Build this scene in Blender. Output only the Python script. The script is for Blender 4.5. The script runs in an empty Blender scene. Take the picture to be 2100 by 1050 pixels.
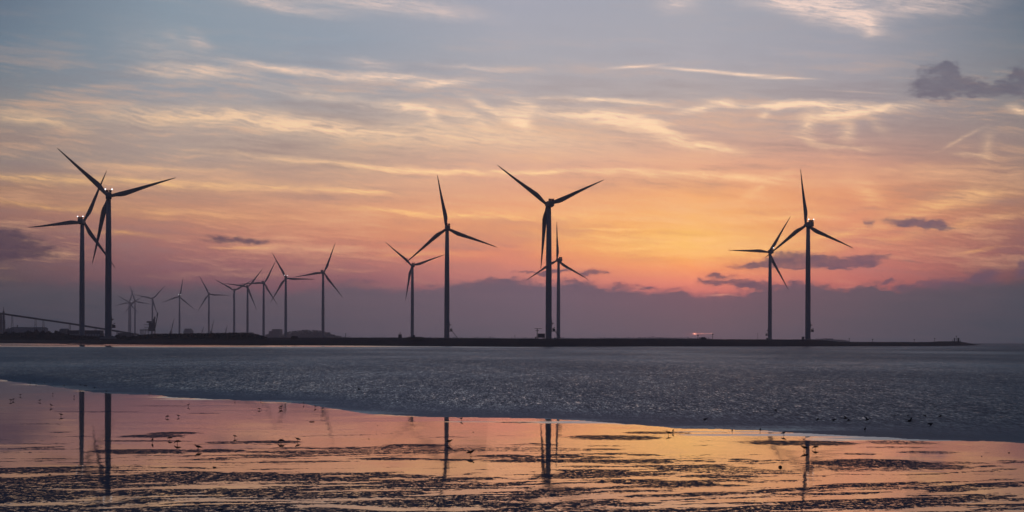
import bpy, bmesh, math, random
import numpy as np
from mathutils import Vector, Matrix, Euler

SC = bpy.context.scene
COL = SC.collection
R = math.radians
# ------------------------------------------------------------------ camera
F = 4083.3          # focal length in photograph pixels (2100 wide)
EYE = 4.6           # eye height above the water
HY = 699.1          # horizon row at the picture's centre
ROLL = 0.0028
cam_d = bpy.data.cameras.new('camera')
cam = bpy.data.objects.new('camera', cam_d); COL.objects.link(cam)
cam_d.lens = 70; cam_d.sensor_width = 36; cam_d.sensor_fit = 'HORIZONTAL'
cam_d.shift_y = (HY - 525) / 2100
cam_d.clip_start = 0.5; cam_d.clip_end = 60000
cam.location = (0, 0, EYE)
cam.rotation_euler = (Matrix.Rotation(R(90), 3, 'X') @ Matrix.Rotation(ROLL, 3, 'Z')).to_euler()
SC.camera = cam

CR, SR = math.cos(ROLL), math.sin(ROLL)
def ray(px, py):
    """direction (x per unit of distance, z per unit of distance) of a photo point"""
    cx = (px - 1050) / F; cy = (HY - py) / F
    return cx * CR - cy * SR, cx * SR + cy * CR
def at(px, py, D):
    x, z = ray(px, py); return Vector((x * D, D, EYE + z * D))
def on_plane(px, py, g=0.0):
    x, z = ray(px, py); D = (g - EYE) / z
    return Vector((x * D, D, g))
def hor(px): return HY + (px - 1050) * ROLL

# ------------------------------------------------------------------ haze numbers
HAZE_R = 9500.0; HAZE_TOP = 215.0; HAZE_DENS = 1.35e-4
HAZE_L = (0.060, 0.052, 0.070)      # the air's own brightness as seen through a long path

# ------------------------------------------------------------------ render settings
SC.view_settings.view_transform = 'Standard'; SC.view_settings.look = 'None'
SC.view_settings.exposure = 0; SC.view_settings.gamma = 1
SC.cycles.use_denoising = True
SC.cycles.max_bounces = 6; SC.cycles.volume_bounces = 2
SC.cycles.sample_clamp_indirect = 4.0
SC.cycles.caustics_reflective = False; SC.cycles.caustics_refractive = False

# ------------------------------------------------------------------ node helper
class N:
    def __init__(s, tree): s.t = tree; s.n = tree.nodes; s.l = tree.links
    def put(s, sock, v):
        if v is None: return
        if isinstance(v, bpy.types.NodeSocket): s.l.new(v, sock)
        else:
            if sock.type == 'RGBA' and len(v) == 3: v = (*v, 1)
            sock.default_value = v
    def m(s, op, a, b=None, c=None, clamp=False):
        n = s.n.new('ShaderNodeMath'); n.operation = op; n.use_clamp = clamp
        s.put(n.inputs[0], a); s.put(n.inputs[1], b); s.put(n.inputs[2], c); return n.outputs[0]
    def add(s, a, b): return s.m('ADD', a, b)
    def sub(s, a, b): return s.m('SUBTRACT', a, b)
    def mul(s, a, b): return s.m('MULTIPLY', a, b)
    def vm(s, op, a, b=None):
        n = s.n.new('ShaderNodeVectorMath'); n.operation = op
        s.put(n.inputs[0], a); s.put(n.inputs[1], b); return n.outputs[0]
    def xyz(s, x, y, z=0.0):
        n = s.n.new('ShaderNodeCombineXYZ'); s.put(n.inputs[0], x); s.put(n.inputs[1], y); s.put(n.inputs[2], z); return n.outputs[0]
    def sep(s, v):
        n = s.n.new('ShaderNodeSeparateXYZ'); s.put(n.inputs[0], v); return n.outputs
    def noise(s, v, scale=1.0, detail=4, rough=0.5, dist=0.0, color=False):
        n = s.n.new('ShaderNodeTexNoise'); s.put(n.inputs['Vector'], v)
        s.put(n.inputs['Scale'], scale); s.put(n.inputs['Detail'], detail); s.put(n.inputs['Roughness'], rough); s.put(n.inputs['Distortion'], dist)
        return n.outputs['Color'] if color else n.outputs[0]
    def smooth(s, v, a, b, to0=0.0, to1=1.0):
        n = s.n.new('ShaderNodeMapRange'); n.interpolation_type = 'SMOOTHSTEP'
        s.put(n.inputs[0], v); s.put(n.inputs[1], a); s.put(n.inputs[2], b); s.put(n.inputs[3], to0); s.put(n.inputs[4], to1); return n.outputs[0]
    def lin(s, v, a, b, to0=0.0, to1=1.0):
        n = s.n.new('ShaderNodeMapRange'); n.clamp = True
        s.put(n.inputs[0], v); s.put(n.inputs[1], a); s.put(n.inputs[2], b); s.put(n.inputs[3], to0); s.put(n.inputs[4], to1); return n.outputs[0]
    def mix(s, f, a, b, mode='MIX'):
        n = s.n.new('ShaderNodeMix'); n.data_type = 'RGBA'; n.blend_type = mode; n.clamp_factor = True
        s.put(n.inputs[0], f); s.put(n.inputs[6], a); s.put(n.inputs[7], b); return n.outputs[2]
    def ramp(s, f, stops, interp='LINEAR'):
        n = s.n.new('ShaderNodeValToRGB'); n.color_ramp.interpolation = interp; e = n.color_ramp.elements
        while len(e) < len(stops): e.new(0.5)
        for k, (p, c) in enumerate(stops): e[k].position = p
        for k, (p, c) in enumerate(stops): e[k].color = (c[0], c[1], c[2], 1)
        s.put(n.inputs[0], f); return n.outputs[0]
    def mapping(s, v, loc, rotz, scale):
        n = s.n.new('ShaderNodeMapping'); n.vector_type = 'TEXTURE'; s.put(n.inputs[0], v)
        n.inputs[1].default_value = loc; n.inputs[2].default_value = (0, 0, rotz); n.inputs[3].default_value = scale; return n.outputs[0]
    def blob(s, v, kind='QUADRATIC_SPHERE'):
        n = s.n.new('ShaderNodeTexGradient'); n.gradient_type = kind; s.put(n.inputs[0], v); return n.outputs[1]

def lin(c):
    out = []
    for v in c[:3]:
        v = v / 255.0
        out.append(v / 12.92 if v <= 0.04045 else ((v + 0.055) / 1.055) ** 2.4)
    return tuple(out)

# ------------------------------------------------------------------ world: evening sky, by direction
def UV(px, py):
    """photo point -> (U, V): azimuth and elevation of that direction, 4083.3 units per radian"""
    x, z = ray(px, py)
    return 1050 + F * math.atan(x), F * math.atan(z / math.sqrt(1 + x * x))

SKY_DEBUG = False
def unhaze(c, V):
    """sky colour behind the haze box that shows as c through it"""
    e = max(V / F, 0.0005)
    path = min(HAZE_R, (HAZE_TOP - EYE) / math.tan(e))
    T = math.exp(-path * HAZE_DENS)
    return tuple(max(0.004, (c[k] - (1 - T) * HAZE_L[k]) / T) for k in range(3))

world = bpy.data.worlds.new('World'); SC.world = world; world.use_nodes = True
wt = world.node_tree; wt.nodes.clear(); W = N(wt)
tc = wt.nodes.new('ShaderNodeTexCoord').outputs['Generated']
dx, dy, dz = W.sep(tc)
az = W.m('ARCTAN2', dx, dy)
el = W.m('ARCSINE', W.m('MINIMUM', W.m('MAXIMUM', dz, -1.0), 1.0))
U0 = W.add(W.mul(az, F), 1050.0)
V0 = W.mul(el, F)
uv0 = W.xyz(U0, V0)
# domain warp: large swirls and finer ones
w1 = W.vm('SUBTRACT', W.noise(W.vm('MULTIPLY', uv0, (1/260, 1/120, 1)), 1, 2, .5, color=True), (.5, .5, .5))
w2 = W.vm('SUBTRACT', W.noise(W.vm('MULTIPLY', uv0, (1/50, 1/24, 1)), 1, 4, .55, color=True), (.5, .5, .5))
uvw = W.vm('ADD', uv0, W.vm('ADD', W.vm('MULTIPLY', w1, (60, 26, 0)), W.vm('MULTIPLY', w2, (22, 14, 0))))
uvs = W.vm('ADD', uv0, W.vm('ADD', W.vm('MULTIPLY', w1, (20, 10, 0)), W.vm('MULTIPLY', w2, (8, 5, 0))))

# clear colour table: columns at photo x, rows at photo y
TAB = {
 -700: [(-250,(60,72,92)),(0,(70,84,104)),(150,(80,92,108)),(300,(95,95,105)),(450,(90,82,92)),(560,(72,70,82)),(660,(64,64,78)),(699,(60,60,74))],
 0:    [(-200,(70,82,100)),(0,(100,115,134)),(120,(110,126,142)),(200,(124,130,138)),(260,(150,138,132)),(300,(152,130,122)),(345,(146,130,124)),(400,(164,124,104)),(450,(152,108,98)),(500,(122,92,95)),(560,(100,80,86)),(620,(76,72,83)),(699,(64,63,78))],
 350:  [(-200,(92,106,124)),(0,(135,150,165)),(90,(138,152,165)),(200,(150,152,160)),(270,(178,158,148)),(330,(172,150,140)),(400,(192,144,118)),(450,(190,130,106)),(500,(170,112,104)),(550,(140,94,100)),(600,(112,82,94)),(650,(84,77,90)),(699,(80,74,88))],
 700:  [(-200,(112,122,140)),(0,(155,160,172)),(90,(148,158,172)),(160,(158,159,168)),(230,(176,164,160)),(300,(190,163,146)),(380,(202,157,132)),(440,(216,148,112)),(490,(206,132,106)),(530,(180,114,106)),(570,(140,93,102)),(620,(110,85,98)),(699,(88,80,94))],
 1050: [(-200,(135,145,162)),(0,(165,166,180)),(120,(170,168,176)),(200,(180,168,168)),(270,(208,176,156)),(350,(222,168,142)),(420,(234,161,118)),(470,(242,158,104)),(520,(236,138,102)),(560,(206,124,112)),(600,(160,102,110)),(640,(115,88,102)),(699,(100,86,98))],
 1420: [(-200,(130,140,156)),(0,(164,165,176)),(120,(172,168,176)),(200,(182,168,166)),(270,(205,168,152)),(340,(232,170,136)),(400,(246,172,112)),(460,(255,182,92)),(505,(255,192,84)),(545,(255,156,90)),(580,(234,128,106)),(610,(190,106,108)),(650,(120,86,98)),(699,(108,86,98))],
 1750: [(-200,(115,125,142)),(0,(152,156,170)),(120,(160,158,168)),(200,(166,156,160)),(270,(178,152,146)),(340,(212,154,130)),(400,(230,153,110)),(450,(228,143,106)),(500,(218,134,106)),(550,(204,116,104)),(600,(180,98,98)),(650,(110,80,92)),(699,(88,80,92))],
 2100: [(-200,(80,92,108)),(0,(98,112,130)),(100,(116,124,136)),(200,(130,130,135)),(280,(150,132,128)),(350,(160,128,116)),(420,(172,122,100)),(470,(158,105,96)),(530,(138,90,92)),(580,(105,76,84)),(640,(76,74,86)),(699,(70,71,84))],
 2800: [(-250,(60,72,92)),(0,(68,82,102)),(150,(78,90,106)),(300,(95,95,104)),(450,(92,80,90)),(560,(70,68,80)),(660,(62,62,76)),(699,(58,60,72))],
}
def soften(c, k):
    g = .3 * c[0] + .55 * c[1] + .15 * c[2]
    return tuple(v * (1 - k) + g * k for v in c)
VMAX = 3200.0     # elevation about 45 degrees
def column(px, rows):
    stops = []
    for (py, c) in rows[::-1]:
        V = max(0.0, HY - py)
        c_ = lin(c)
        stops.append((V / VMAX, soften(c_, .09 if V < 260 else .07)))
    hi = [np.interp(px, [-700, 0, 500, 1100, 1500, 2100, 2800], v) for v in ([46, 52, 66, 84, 88, 66, 50], [58, 65, 75, 87, 87, 73, 60], [79, 86, 96, 106, 104, 91, 79])]
    stops.append((1150 / VMAX, lin([v * 1.08 for v in hi]))); stops.append((1700 / VMAX, lin(hi))); stops.append((2500 / VMAX, lin([v * .84 for v in hi]))); stops.append((1.0, lin([v * .78 for v in hi])))
    return W.ramp(W.m('DIVIDE', V0, VMAX), stops)
cols = sorted(TAB)
base = None; prevU = None
Uj = W.sep(uvs)[0]
for cx in cols:
    cu = 1050 + F * math.atan((cx - 1050) / F)
    c = column(cx, TAB[cx])
    base = c if base is None else W.mix(W.lin(Uj, prevU, cu), base, c)
    prevU = cu
# the sky away from the sunset is a dull dusk blue
back = W.ramp(W.lin(V0, 0, VMAX), [(0, lin((40, 48, 66))), (.12, lin((44, 53, 74))), (.4, lin((44, 56, 80))), (1, lin((44, 56, 80)))])
base = W.mix(W.smooth(W.m('ABSOLUTE', W.sub(U0, 1200.0)), 2200, 5200), base, back)

# fibrous streak noise (long filaments sloping gently down to the right) and feathery noise
fib = W.noise(W.mapping(uvw, (0, 0, 0), R(-4), (150, 13, 1)), 1, 7, .66)
fea = W.noise(W.vm('MULTIPLY', uvw, (1/46, 1/15, 1)), 1, 7, .66)
fib2 = W.noise(W.mapping(uvw, (40, 10, 0), R(-9), (70, 5, 1)), 1, 6, .66)
big = W.noise(W.vm('MULTIPLY', uv0, (1/420, 1/60, 1)), 1, 4, .55)
puf = W.noise(W.vm('MULTIPLY', uv0, (1/46, 1/20, 1)), 1, 7, .66)

# gentle banding of the whole high cloud veil
veil = W.mul(W.sub(W.add(W.mul(big, .6), W.mul(fib, .4)), .5), W.smooth(V0, 90, 190))
veil = W.mul(veil, W.smooth(V0, 640, 440, 0.12, 1.0))
veil = W.add(veil, W.mul(W.mul(W.sub(fib2, .5), .2), W.mul(W.smooth(V0, 90, 190), W.smooth(V0, 600, 420))))
bandc = W.mix(W.m('MULTIPLY', veil, 3.0, clamp=True), base, lin((242, 186, 142)))
bandc = W.mix(W.m('MULTIPLY', veil, -2.6, clamp=True), bandc, lin((138, 118, 122)))

uvd = W.vm('ADD', uvw, W.vm('MULTIPLY', W.vm('SUBTRACT', W.noise(W.vm('MULTIPLY', uv0, (1/32, 1/20, 1)), 1, 5, .6, color=True), (.5, .5, .5)), (46, 30, 0)))
def blobs(vec, feats, kind='QUADRATIC_SPHERE'):
    tot = None
    for f in feats:
        x, y, hl, hw, ang, st = f
        u, v = UV(x, y)
        g = W.blob(W.mapping(vec, (u, v, 0), R(-ang), (hl * 1.75, hw * 2.4, 1000)), kind)
        tot = W.mul(g, st) if tot is None else W.m('MULTIPLY_ADD', g, st, tot)
    return tot

BRIGHT = [ # cirrus: x, y, half length, half width, slope down to the right, strength
 (400,84,26,12,28,.45),(352,74,24,6,20,.25),(330,105,90,34,14,.22),(590,140,150,6,7,.9),(415,147,110,13,0,.75),(300,143,60,10,0,.35),(640,190,180,10,9,.35),
 (800,158,120,7,3,1.0),(915,171,60,6,-4,1.1),(760,130,60,8,6,.4),(980,137,120,4,2,.35),(420,239,210,13,3,1.0),(620,252,200,16,7,.9),(300,244,110,12,2,.6),
 (50,246,90,9,3,.9),(120,258,60,6,14,.6),(30,232,60,5,5,.3),(845,222,60,9,9,1.0),(890,240,30,9,40,.7),(960,238,60,10,20,.9),(1010,228,60,7,28,.8),(1058,246,34,16,40,1.1),
 (1080,215,30,8,20,.8),(1190,238,130,10,4,1.1),(1280,250,70,12,14,.9),(1340,272,100,11,18,1.0),(1450,303,90,7,6,1.1),(1180,206,150,4,2,.6),
 (1300,214,150,4,6,.6),(1080,290,300,26,4,.35),(880,275,240,20,2,.4),(1330,258,30,6,8,.6),
 (1425,226,44,6,-12,1.2),(1480,211,42,5,5,1.0),(1530,220,60,3,3,.7),(1590,217,50,7,-4,1.1),(1562,236,20,5,-35,.7),(1680,219,110,7,2,1.2),
 (1710,240,70,9,-4,1.2),(1650,262,20,14,55,.8),(1662,292,40,6,22,.7),(1728,275,20,14,60,.6),(1800,226,90,6,-5,1.0),(1740,305,60,4,6,.5),(1795,262,25,10,40,.35),
 (1620,12,110,15,18,1.0),(1740,30,80,16,22,1.0),(1790,52,26,14,30,.7),(1880,16,140,16,-3,.6),(1700,4,160,12,0,.6),(560,6,130,8,9,.8),(760,6,170,15,4,.6),(920,24,110,12,6,.35),
 (1400,8,50,14,0,.5),(90,366,170,8,1,1.0),(300,372,200,6,3,.9),(560,384,220,6,3,.8),(750,398,70,5,2,.6),(330,342,140,3,2,.6),(700,336,260,6,4,.8),(860,350,150,7,1,.7),
 (1100,352,240,4,0,1.0),(1330,358,200,7,2,.5),(730,395,45,8,8,.4),(800,436,120,4,4,.9),(960,443,150,7,0,.9),(1250,466,90,2.2,2,1.0),(60,420,190,5,5,.6),(330,432,260,10,3,.4),
 (240,478,110,4,3,.5),(500,506,60,2.5,1,.6),(850,524,130,4,0,.4),(2000,510,50,3,-6,.4),(1990,318,40,3,8,.7),(1960,288,50,3,-25,.4),(2018,300,14,22,12,.35),(2092,228,30,7,18,1.0),
 (1500,362,130,7,3,.8),(1560,385,60,8,-32,.5),(1790,395,50,16,40,.45),(1990,400,70,18,-12,.5),(1900,430,180,12,-12,.45),(1930,470,160,8,-10,.4),(1600,440,160,10,-5,.5),
 (1450,490,170,9,-2,.9),(1320,508,170,5,0,.7),(1250,485,160,7,2,.6),(1200,440,220,10,1,.5),(1560,510,120,8,0,.7),(1700,480,120,6,-6,.5),(1780,488,80,2.5,3,.3),(1440,520,160,7,1,.8),
]
CON = [(1297,137,52,2.4,-3,1.3),(1430,145,75,2.6,5,1.5),(1530,152,70,3.0,5.5,1.5),(1610,161,60,1.8,2,1.1),(1760,190,70,1.2,4,.4)]
sb = blobs(uvw, BRIGHT)
mod = W.add(W.add(W.mul(fib, .3), W.mul(fea, .5)), W.mul(fib2, .6))            # about 0.7 on average
bm = W.mul(sb, W.smooth(mod, .52, .88, .30, 1.8))
bm = W.add(bm, W.mul(blobs(uvs, CON), W.smooth(fea, .25, .6, .5, 1.0)))
# faint filaments everywhere in the upper veil
bm = W.add(bm, W.mul(W.smooth(fib, .52, .82), W.mul(W.smooth(W.noise(W.vm('MULTIPLY', uv0, (1/300, 1/110, 1)), 1, 2, .5), .42, .7), W.smooth(V0, 560, 400, .08, .34))))
bcol = W.ramp(W.lin(V0, 150, 700), [(0, lin((255, 188, 116))), (.22, lin((255, 196, 134))), (.42, lin((255, 210, 166))), (.62, lin((252, 216, 184))), (.8, lin((246, 214, 196))), (1, lin((234, 208, 198)))])
# towards the sides the lit cloud dims
side = W.smooth(W.m('ABSOLUTE', W.sub(U0, 1300.0)), 350, 1500, 1.0, 0.62)
bcol = W.mix(1.0, bcol, W.xyz(side, side, side), 'MULTIPLY')
sky = W.mix(W.m('MULTIPLY', bm, .82, clamp=True), bandc, bcol)

DARK = [
 (30,503,75,22,3,1.5),(-10,500,60,28,0,1.2),(100,520,60,10,6,.5),(470,487,80,9,2,1.0),(530,495,60,6,4,.8),(1868,457,60,10,4,1.6),(1905,464,40,7,4,1.2),(1778,456,18,8,40,.6),(1945,470,40,4,2,.5),
 (1620,531,44,13,0,1.7),(1560,540,70,5,-1,1.4),(1680,534,60,10,2,1.5),(1735,537,40,9,2,1.3),(1785,531,28,10,0,1.6),(1640,545,110,5,0,1.2),(1860,535,50,5,2,.5),
 (1478,561,32,5,2,1.3),(1458,576,26,7,0,1.5),(1510,578,40,8,2,1.3),(1590,582,80,8,2,1.3),(1090,558,80,3,0,.9),(1205,557,26,8,-5,1.2),(1240,563,20,4,2,.8),(1140,560,50,6,0,.8),
 (1930,158,34,30,-35,1.5),(1945,140,18,20,0,1.2),(1895,180,34,20,0,1.0),(1960,175,40,16,0,1.0),(1990,178,50,13,3,1.1),(2050,182,60,15,2,1.4),(2095,160,30,26,0,1.3),(1910,195,60,8,0,.5),(1820,575,24,4,3,1.0),(1780,592,20,6,0,1.0),
 (1330,592,50,6,0,.8),(1400,596,40,5,0,.7),(1270,584,30,6,0,.8),(900,588,60,6,0,.6),(760,584,60,8,0,.5),(1660,582,40,7,0,.8),(1850,588,30,8,0,.9),(1925,580,40,14,-4,1.2),(2010,565,50,16,-6,1.2),(2098,552,18,20,0,1.3),(1960,590,90,12,0,1.2),(1030,578,70,8,0,1.3),(1170,580,60,6,2,1.0),(600,545,200,10,0,.25),(250,520,120,10,4,.3)
]
sd = W.m('MINIMUM', blobs(uvd, DARK), 1.0)
dm = W.smooth(W.add(sd, W.mul(W.sub(puf, .5), W.smooth(V0, 300, 480, 1.6, 3.2))), .02, .95)
dm = W.mul(W.mul(dm, W.smooth(sd, .02, .5)), W.lin(puf, .3, .62, .72, 1.0))
dcol = W.ramp(W.lin(V0, 0, 600), [(0, lin((96, 82, 96))), (.3, lin((106, 86, 102))), (.5, lin((108, 94, 108))), (1, lin((98, 96, 112)))])
dside = W.smooth(W.m('ABSOLUTE', W.sub(U0, 1450.0)), 400, 1400, 1.0, 0.62)
dcol = W.mix(1.0, dcol, W.xyz(dside, dside, dside), 'MULTIPLY')
sky = W.mix(W.m('MULTIPLY', dm, W.smooth(V0, 300, 480, .92, .74), clamp=True), sky, dcol)

# thin bright rims and the slit of sun
RIM = [(1470,604.5,22,1.1,-3,1.3),(1312,590,14,1.0,5,.5),(1740,587,26,.8,-2,.45),(1500,604,14,.8,4,.6)]
rim = blobs(uvs, RIM)
sky = W.mix(W.m('MULTIPLY', rim, 1.0, clamp=True), sky, lin((255, 168, 140)))

# cloud bank on the horizon: an edge height by azimuth, with billows
EDGE = [(-300,575),(0,583),(100,583),(200,586),(330,590),(420,588),(560,600),(640,596),(700,582),(780,592),(880,592),(950,582),(1000,576),(1060,576),(1110,584),(1200,579),(1230,591),(1270,592),(1320,599),(1350,600),
        (1400,594),(1420,604),(1480,605),(1530,600),(1600,586),(1680,585),(1730,590),(1790,586),(1850,594),(1900,590),(1950,588),(2000,584),(2050,580),(2100,576),(2300,575)]
fc = wt.nodes.new('ShaderNodeFloatCurve'); cv = fc.mapping.curves[0]
pts = [((UV(x, y)[0] + 400) / 3000, UV(x, y)[1] / 200) for x, y in EDGE]
while len(cv.points) < len(pts): cv.points.new(.5, .5)
for p, (a, b) in zip(cv.points, sorted(pts)): p.location = (a, b)
fc.mapping.update()
W.put(fc.inputs['Value'], W.m('DIVIDE', W.add(U0, 400.0), 3000.0))
edge = W.mul(fc.outputs[0], 200.0)
bil = W.noise(W.vm('MULTIPLY', uv0, (1/44, 1/20, 1)), 1, 7, .7)
bil2 = W.noise(W.vm('MULTIPLY', uv0, (1/16, 1/9, 1)), 1, 4, .6)
edge = W.add(edge, W.add(W.mul(W.sub(bil, .5), 40.0), W.mul(W.sub(bil2, .5), 14.0)))
soft = W.add(W.smooth(U0, 500, 1000, 14.0, 6.5), W.smooth(puf, .42, .62, 0, 8.0))
bank = W.smooth(W.m('DIVIDE', W.sub(edge, V0), soft), -1.0, 1.0)
BK = {-700:[(560,(60,62,76)),(699,(56,57,72))], 100:[(560,(88,76,86)),(620,(78,73,84)),(699,(67,66,80))], 600:[(560,(108,86,98)),(620,(96,82,94)),(699,(82,76,90))],
      1100:[(560,(112,88,104)),(620,(112,90,104)),(699,(98,86,99))], 1450:[(560,(118,84,98)),(610,(124,88,100)),(660,(114,88,99)),(699,(106,86,99))],
      1800:[(560,(110,84,96)),(620,(98,82,93)),(699,(86,79,92))], 2100:[(540,(92,76,86)),(620,(78,75,87)),(699,(71,71,84))], 2800:[(560,(60,62,76)),(699,(56,57,72))]}
bk = None; pu = None
for cx in sorted(BK):
    cu = 1050 + F * math.atan((cx - 1050) / F)
    st = [((HY - py) / 160, soften(lin((c[0] - 1, c[1] + 3, c[2] + 3)), .12)) for py, c in BK[cx][::-1]]
    c = W.ramp(W.m('DIVIDE', V0, 160.0), st)
    bk = c if bk is None else W.mix(W.lin(U0, pu, cu), bk, c)
    pu = cu
bk = W.mix(W.lin(fib, .3, .75, 0, .14), bk, lin((140, 105, 112)))
sky = W.mix(W.mul(bank, W.smooth(V0, 200, 160)), sky, bk)
# what is left of the sun shows through a slit low in the bank
SLIT = [(1425,684.5,3.4,1.2,0,1.8),(1441,684.2,18,.6,-1,.4),(1458,683.6,4,.7,0,.4)]
slit = blobs(uv0, SLIT)
glow = blobs(uv0, [(1430,684.5,20,3,0,.2)])
sky = W.mix(W.m('MULTIPLY', glow, 1.0, clamp=True), sky, lin((200, 110, 110)))
sl = W.mix(1.0, (1.0, .36, .22, 1), W.xyz(slit, slit, slit), 'MULTIPLY')
sky = W.mix(1.0, sky, sl, 'ADD')
# below the horizon (never seen, the sea covers it)
sky = W.mix(W.smooth(V0, -5, -60), sky, (*lin((50, 52, 62)), 1))
# the haze box will veil all this: give the sky the brightness that shows as wanted through that much air
elp = W.m('MAXIMUM', el, 0.0006)
path = W.m('MINIMUM', W.m('DIVIDE', HAZE_TOP - EYE, W.m('TANGENT', W.m('MINIMUM', elp, 1.5))), HAZE_R)
T_ = W.m('EXPONENT', W.mul(path, -HAZE_DENS))
iT = W.m('DIVIDE', 1.0, T_)
air = W.vm('MULTIPLY', (HAZE_L[0], HAZE_L[1], HAZE_L[2]), W.xyz(W.sub(1.0, T_), W.sub(1.0, T_), W.sub(1.0, T_)))
sky = W.vm('MULTIPLY', W.vm('MAXIMUM', W.vm('SUBTRACT', sky, air), (.003, .003, .004)), W.xyz(iT, iT, iT))
bg = wt.nodes.new('ShaderNodeBackground'); W.put(bg.inputs[0], sky); bg.inputs[1].default_value = 1.0
wo = wt.nodes.new('ShaderNodeOutputWorld'); wt.links.new(bg.outputs[0], wo.inputs['Surface'])
world.cycles.sampling_method = 'MANUAL'; world.cycles.sample_map_resolution = 512

# ------------------------------------------------------------------ sun, almost hidden behind the bank
SUNX, SUNZ = ray(1428, 560)
sd_ = bpy.data.lights.new('sun', 'SUN'); sd_.energy = 0.006; sd_.angle = R(12); sd_.color = (1.0, .42, .24)
sun = bpy.data.objects.new('sun', sd_); COL.objects.link(sun)
sun.rotation_euler = Vector((SUNX, 1, SUNZ + .02)).to_track_quat('Z', 'Y').to_euler()

# ------------------------------------------------------------------ materials
def mat(name, color, rough=.7, spec=.3, metal=0.0, var=.25, scale=1.0, emit=None, es=0):
    m = bpy.data.materials.new(name); m.use_nodes = True; t = m.node_tree; n = N(t)
    p = t.nodes['Principled BSDF']
    if emit:
        p.inputs['Base Color'].default_value = (*color, 1); p.inputs['Emission Color'].default_value = (*emit, 1); p.inputs['Emission Strength'].default_value = es
    else:
        tcn = t.nodes.new('ShaderNodeTexCoord').outputs['Object']
        f = n.noise(tcn, scale, 5, .6)
        c = n.mix(n.lin(f, .3, .7), (*[v * (1 - var) for v in color], 1), (*[v * (1 + var) for v in color], 1))
        t.links.new(c, p.inputs['Base Color'])
        t.links.new(n.lin(f, .3, .7, max(.02, rough - .08), min(1, rough + .08)), p.inputs['Roughness'])
    p.inputs['Specular IOR Level'].default_value = spec; p.inputs['Metallic'].default_value = metal
    return m
M = {
 'tower': mat('tower_paint', (.26, .285, .31), .45, .3, var=.06, scale=.15),
 'blade': mat('blade_paint', (.21, .215, .23), .5, .3, var=.05, scale=.2),
 'nacelle': mat('nacelle_shell', (.16, .165, .18), .45, .3, var=.08, scale=.5),
 'red': mat('red_cooler_panel', (.30, .04, .03), .5, .3, var=.1),
 'dark': mat('dark_steel', (.05, .05, .06), .6, .3),
 'concrete': mat('concrete', (.22, .22, .22), .85, .2, var=.15),
 'lamp': mat('lamp_lens', (.9, .9, .9), .3, .3, emit=(.93, .95, 1.0), es=2.8),
 'shed': mat('shed_cladding', (.10, .10, .11), .7, .2),
 'pale': mat('pale_cladding', (.34, .35, .37), .7, .2, var=.12, scale=.3),
 'glass': mat('window_band', (.02, .02, .025), .15, .5),
 'roof': mat('roof_sheet', (.06, .06, .07), .6, .3),
 'leaf': mat('leaf', (.035, .045, .028), .8, .15, var=.5, scale=.35),
 'bark': mat('bark', (.05, .04, .035), .9, .1),
 'bird': mat('feathers', (.045, .04, .045), .7, .2, var=.4, scale=25),
 'bill': mat('bill_and_legs', (.03, .02, .02), .6, .2),
 'wood': mat('driftwood', (.06, .05, .045), .85, .1, scale=8),
 'rock': mat('rock', (.05, .05, .055), .85, .2, scale=.8),
}

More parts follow.
